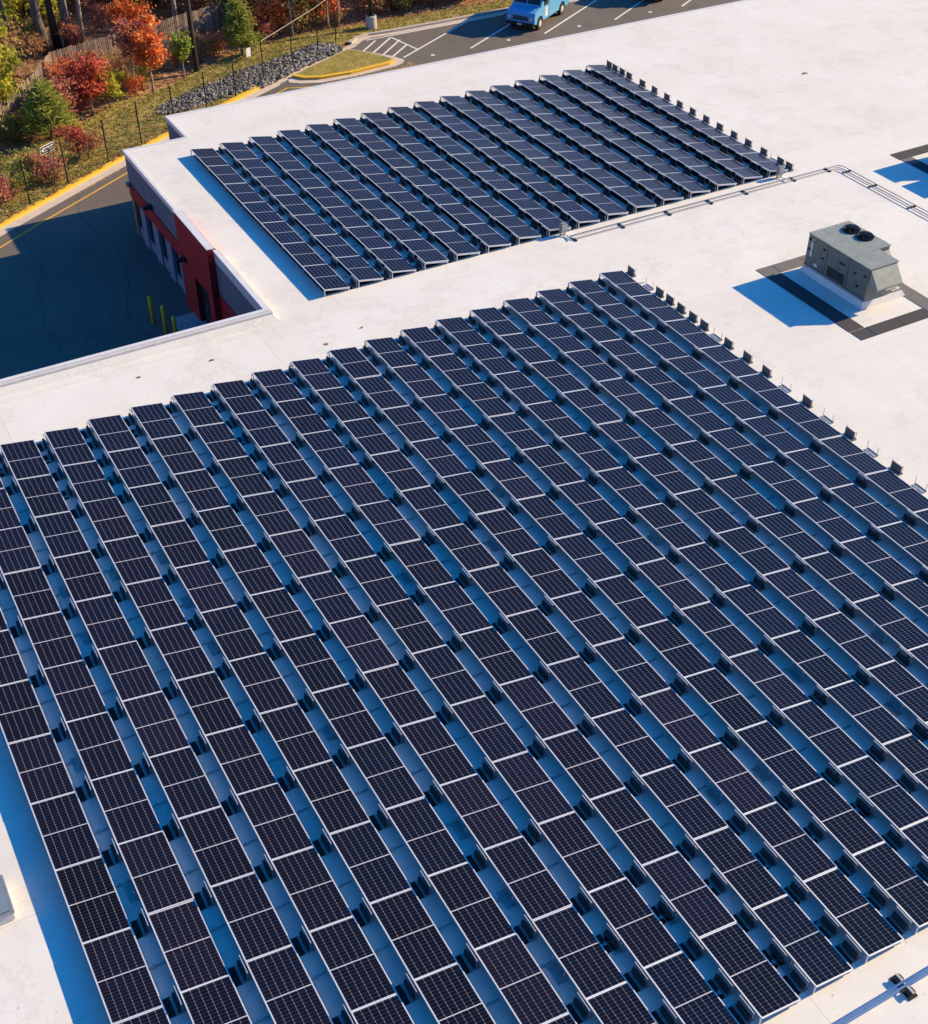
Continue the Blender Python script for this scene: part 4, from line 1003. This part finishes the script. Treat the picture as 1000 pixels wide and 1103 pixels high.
# shrubs in front of the board fence
for x, y, lk, s in [(-12.6,36.4,'olive',.9),(-11.4,38.2,'brown',.8),(-9.4,38.8,'olive',.8),(-8.2,39.9,'yellow',.6),(-7.6,38.4,'yellow',.75),(-4.6,40.6,'brown',.8),(-1.6,41.2,'brown',.9),(-.6,41.7,'yellow',.6),(-2.6,41.8,'brown',.7),
        (2.4,42.6,'orange',1.0),(4.0,43.0,'orange',1.1),(-14.8,34.6,'olive',.8),(-16.5,36.5,'yellow',1.1),(-14.5,38.6,'yellow',1.1),(-6.1,38.9,'yellow',.6),(6.2,43.4,'brown',1.1),(11.5,43.2,'brown',.9),(13.5,43.0,'olive',.8),(16,43.2,'brown',.9),(18.2,43.0,'olive',.8)]:
    place(rn.choice(protos[lk]), x, y, s*(.62 if x < 1.5 else .85), rn.uniform(0, 6.28), labs[lk], 'woodland shrubs, ' + labs[lk].split(' ')[0])
rn3 = random.Random(77); mulch = [p for p in edge if -21 < p[0] < 10]
done = []
for k in range(900):
    x = rn3.uniform(-19, 9); y = rn3.uniform(30, 45)
    yl_ = next((a[1]+(b[1]-a[1])*(x-a[0])/(b[0]-a[0]) for a, b in zip(edge, edge[1:]) if a[0] <= x <= b[0]), 99)
    yf_ = next((a[1]+(b[1]-a[1])*(x-a[0])/(b[0]-a[0]) for a, b in zip(BF, BF[1:]) if a[0] <= x <= b[0]), 99)
    if not (yl_+.5 < y < yf_-.4) or any((x-a)**2+(y-b)**2 < .95**2 for a, b in done) or len(done) > 46: continue
    if -5.6 < x < -1.6 and y < 40.4: continue
    done.append((x, y)); lk = rn3.choice(['brown', 'brown', 'orange', 'olive', 'pink', 'brown'])
    place(rn3.choice(protos[lk]), x, y, rn3.uniform(.32, .62), rn3.uniform(0, 6.28), labs[lk], 'woodland shrubs, ' + labs[lk].split(' ')[0])
for k in range(22):
    for _ in range(50):
        x = rn.uniform(-22, 24); y = rn.uniform(45, 66)
        if y > woods_line(x)+1.5: break
    q = rn.choice(protos['tall']); isol = q is protos['tall'][2]
    place(q, x, y, rn.uniform(.8, 1.3), rn.uniform(0, 6.28), 'slim pale trunk deep in the woods' if isol else 'brown trunked tree deep in the woods', 'pale trunked woodland trees' if isol else 'brown trunked woodland trees')

for P_ in [p for v in protos.values() for p in v]:
    if not P_[3]:
        for o in P_[:3][::-1]: bpy.data.objects.remove(o)
        P_[3] = None

# ------------------------------------------------------------------ light
SUN = Vector((2.01, -.16, 1.0)).normalized()
elev = math.asin(SUN.z); az = math.atan2(SUN.x, SUN.y)     # azimuth from +Y clockwise
ld = bpy.data.lights.new('sun', 'SUN'); ld.energy = 5.0; ld.angle = R(.5); ld.color = (1, .775, .425)
lo = bpy.data.objects.new('sun', ld); col.objects.link(lo); lo.rotation_euler = SUN.to_track_quat('Z', 'Y').to_euler(); lo.location = (60, 0, 40)
w = bpy.data.worlds.new('World'); scene.world = w; w.use_nodes = True; nt = w.node_tree
sky = nt.nodes.new('ShaderNodeTexSky'); sky.sky_type = 'NISHITA'; sky.sun_disc = False
sky.sun_elevation = elev; sky.sun_rotation = az; sky.altitude = 50; sky.air_density = 1.0; sky.dust_density = .6; sky.ozone_density = 2.5
hs = nt.nodes.new('ShaderNodeHueSaturation'); hs.inputs['Saturation'].default_value = 1.15
tint = nt.nodes.new('ShaderNodeMix'); tint.data_type = 'RGBA'; tint.blend_type = 'MULTIPLY'; tint.inputs[0].default_value = 1; 
tc = nt.nodes.new('ShaderNodeTexCoord'); sx = nt.nodes.new('ShaderNodeSeparateXYZ'); nt.links.new(tc.outputs['Generated'], sx.inputs[0])
rs = nt.nodes.new('ShaderNodeValToRGB'); e = rs.color_ramp.elements; e.new(.5)
for q, (p, c) in zip(e, [(.13, (1.05, .84, .92, 1)), (.38, (.34, .66, 1.05, 1)), (.70, (.34, .97, 1.50, 1))]): q.position = p; q.color = c   # hazy horizon, deep blue zenith
nt.links.new(sx.outputs[2], rs.inputs[0]); nt.links.new(rs.outputs[0], tint.inputs[7])
nt.links.new(sky.outputs[0], tint.inputs[6]); nt.links.new(tint.outputs[2], hs.inputs['Color'])
bg = nt.nodes['Background']; bg.inputs['Strength'].default_value = .105
nt.links.new(hs.outputs[0], bg.inputs['Color'])

# ------------------------------------------------------------------ camera
cd = bpy.data.cameras.new('camera'); cam = bpy.data.objects.new('camera', cd); col.objects.link(cam)
yaw, pit, rol = .51205, .6854, .00166
cy, sy, cp, sp = math.cos(yaw), math.sin(yaw), math.cos(pit), math.sin(pit)
fwd = Vector((sy*cp, cy*cp, -sp)); right = Vector((cy, -sy, 0)); upv = right.cross(fwd)
r2 = right*math.cos(rol)+upv*math.sin(rol); u2 = -right*math.sin(rol)+upv*math.cos(rol)
mw = Matrix.Identity(4)
for i in range(3): mw[i][0] = r2[i]; mw[i][1] = u2[i]; mw[i][2] = -fwd[i]
mw.translation = Vector((-26.42598, -36.33366, 24.5011)); cam.matrix_world = mw
cd.sensor_fit = 'HORIZONTAL'; cd.sensor_width = 36; cd.lens = 36*1.39252; cd.clip_end = 800; cd.clip_start = .5
scene.camera = cam
scene.render.engine = 'CYCLES'
vs = scene.view_settings; vs.view_transform = 'Standard'; vs.look = 'None'; vs.exposure = .62; vs.gamma = 1
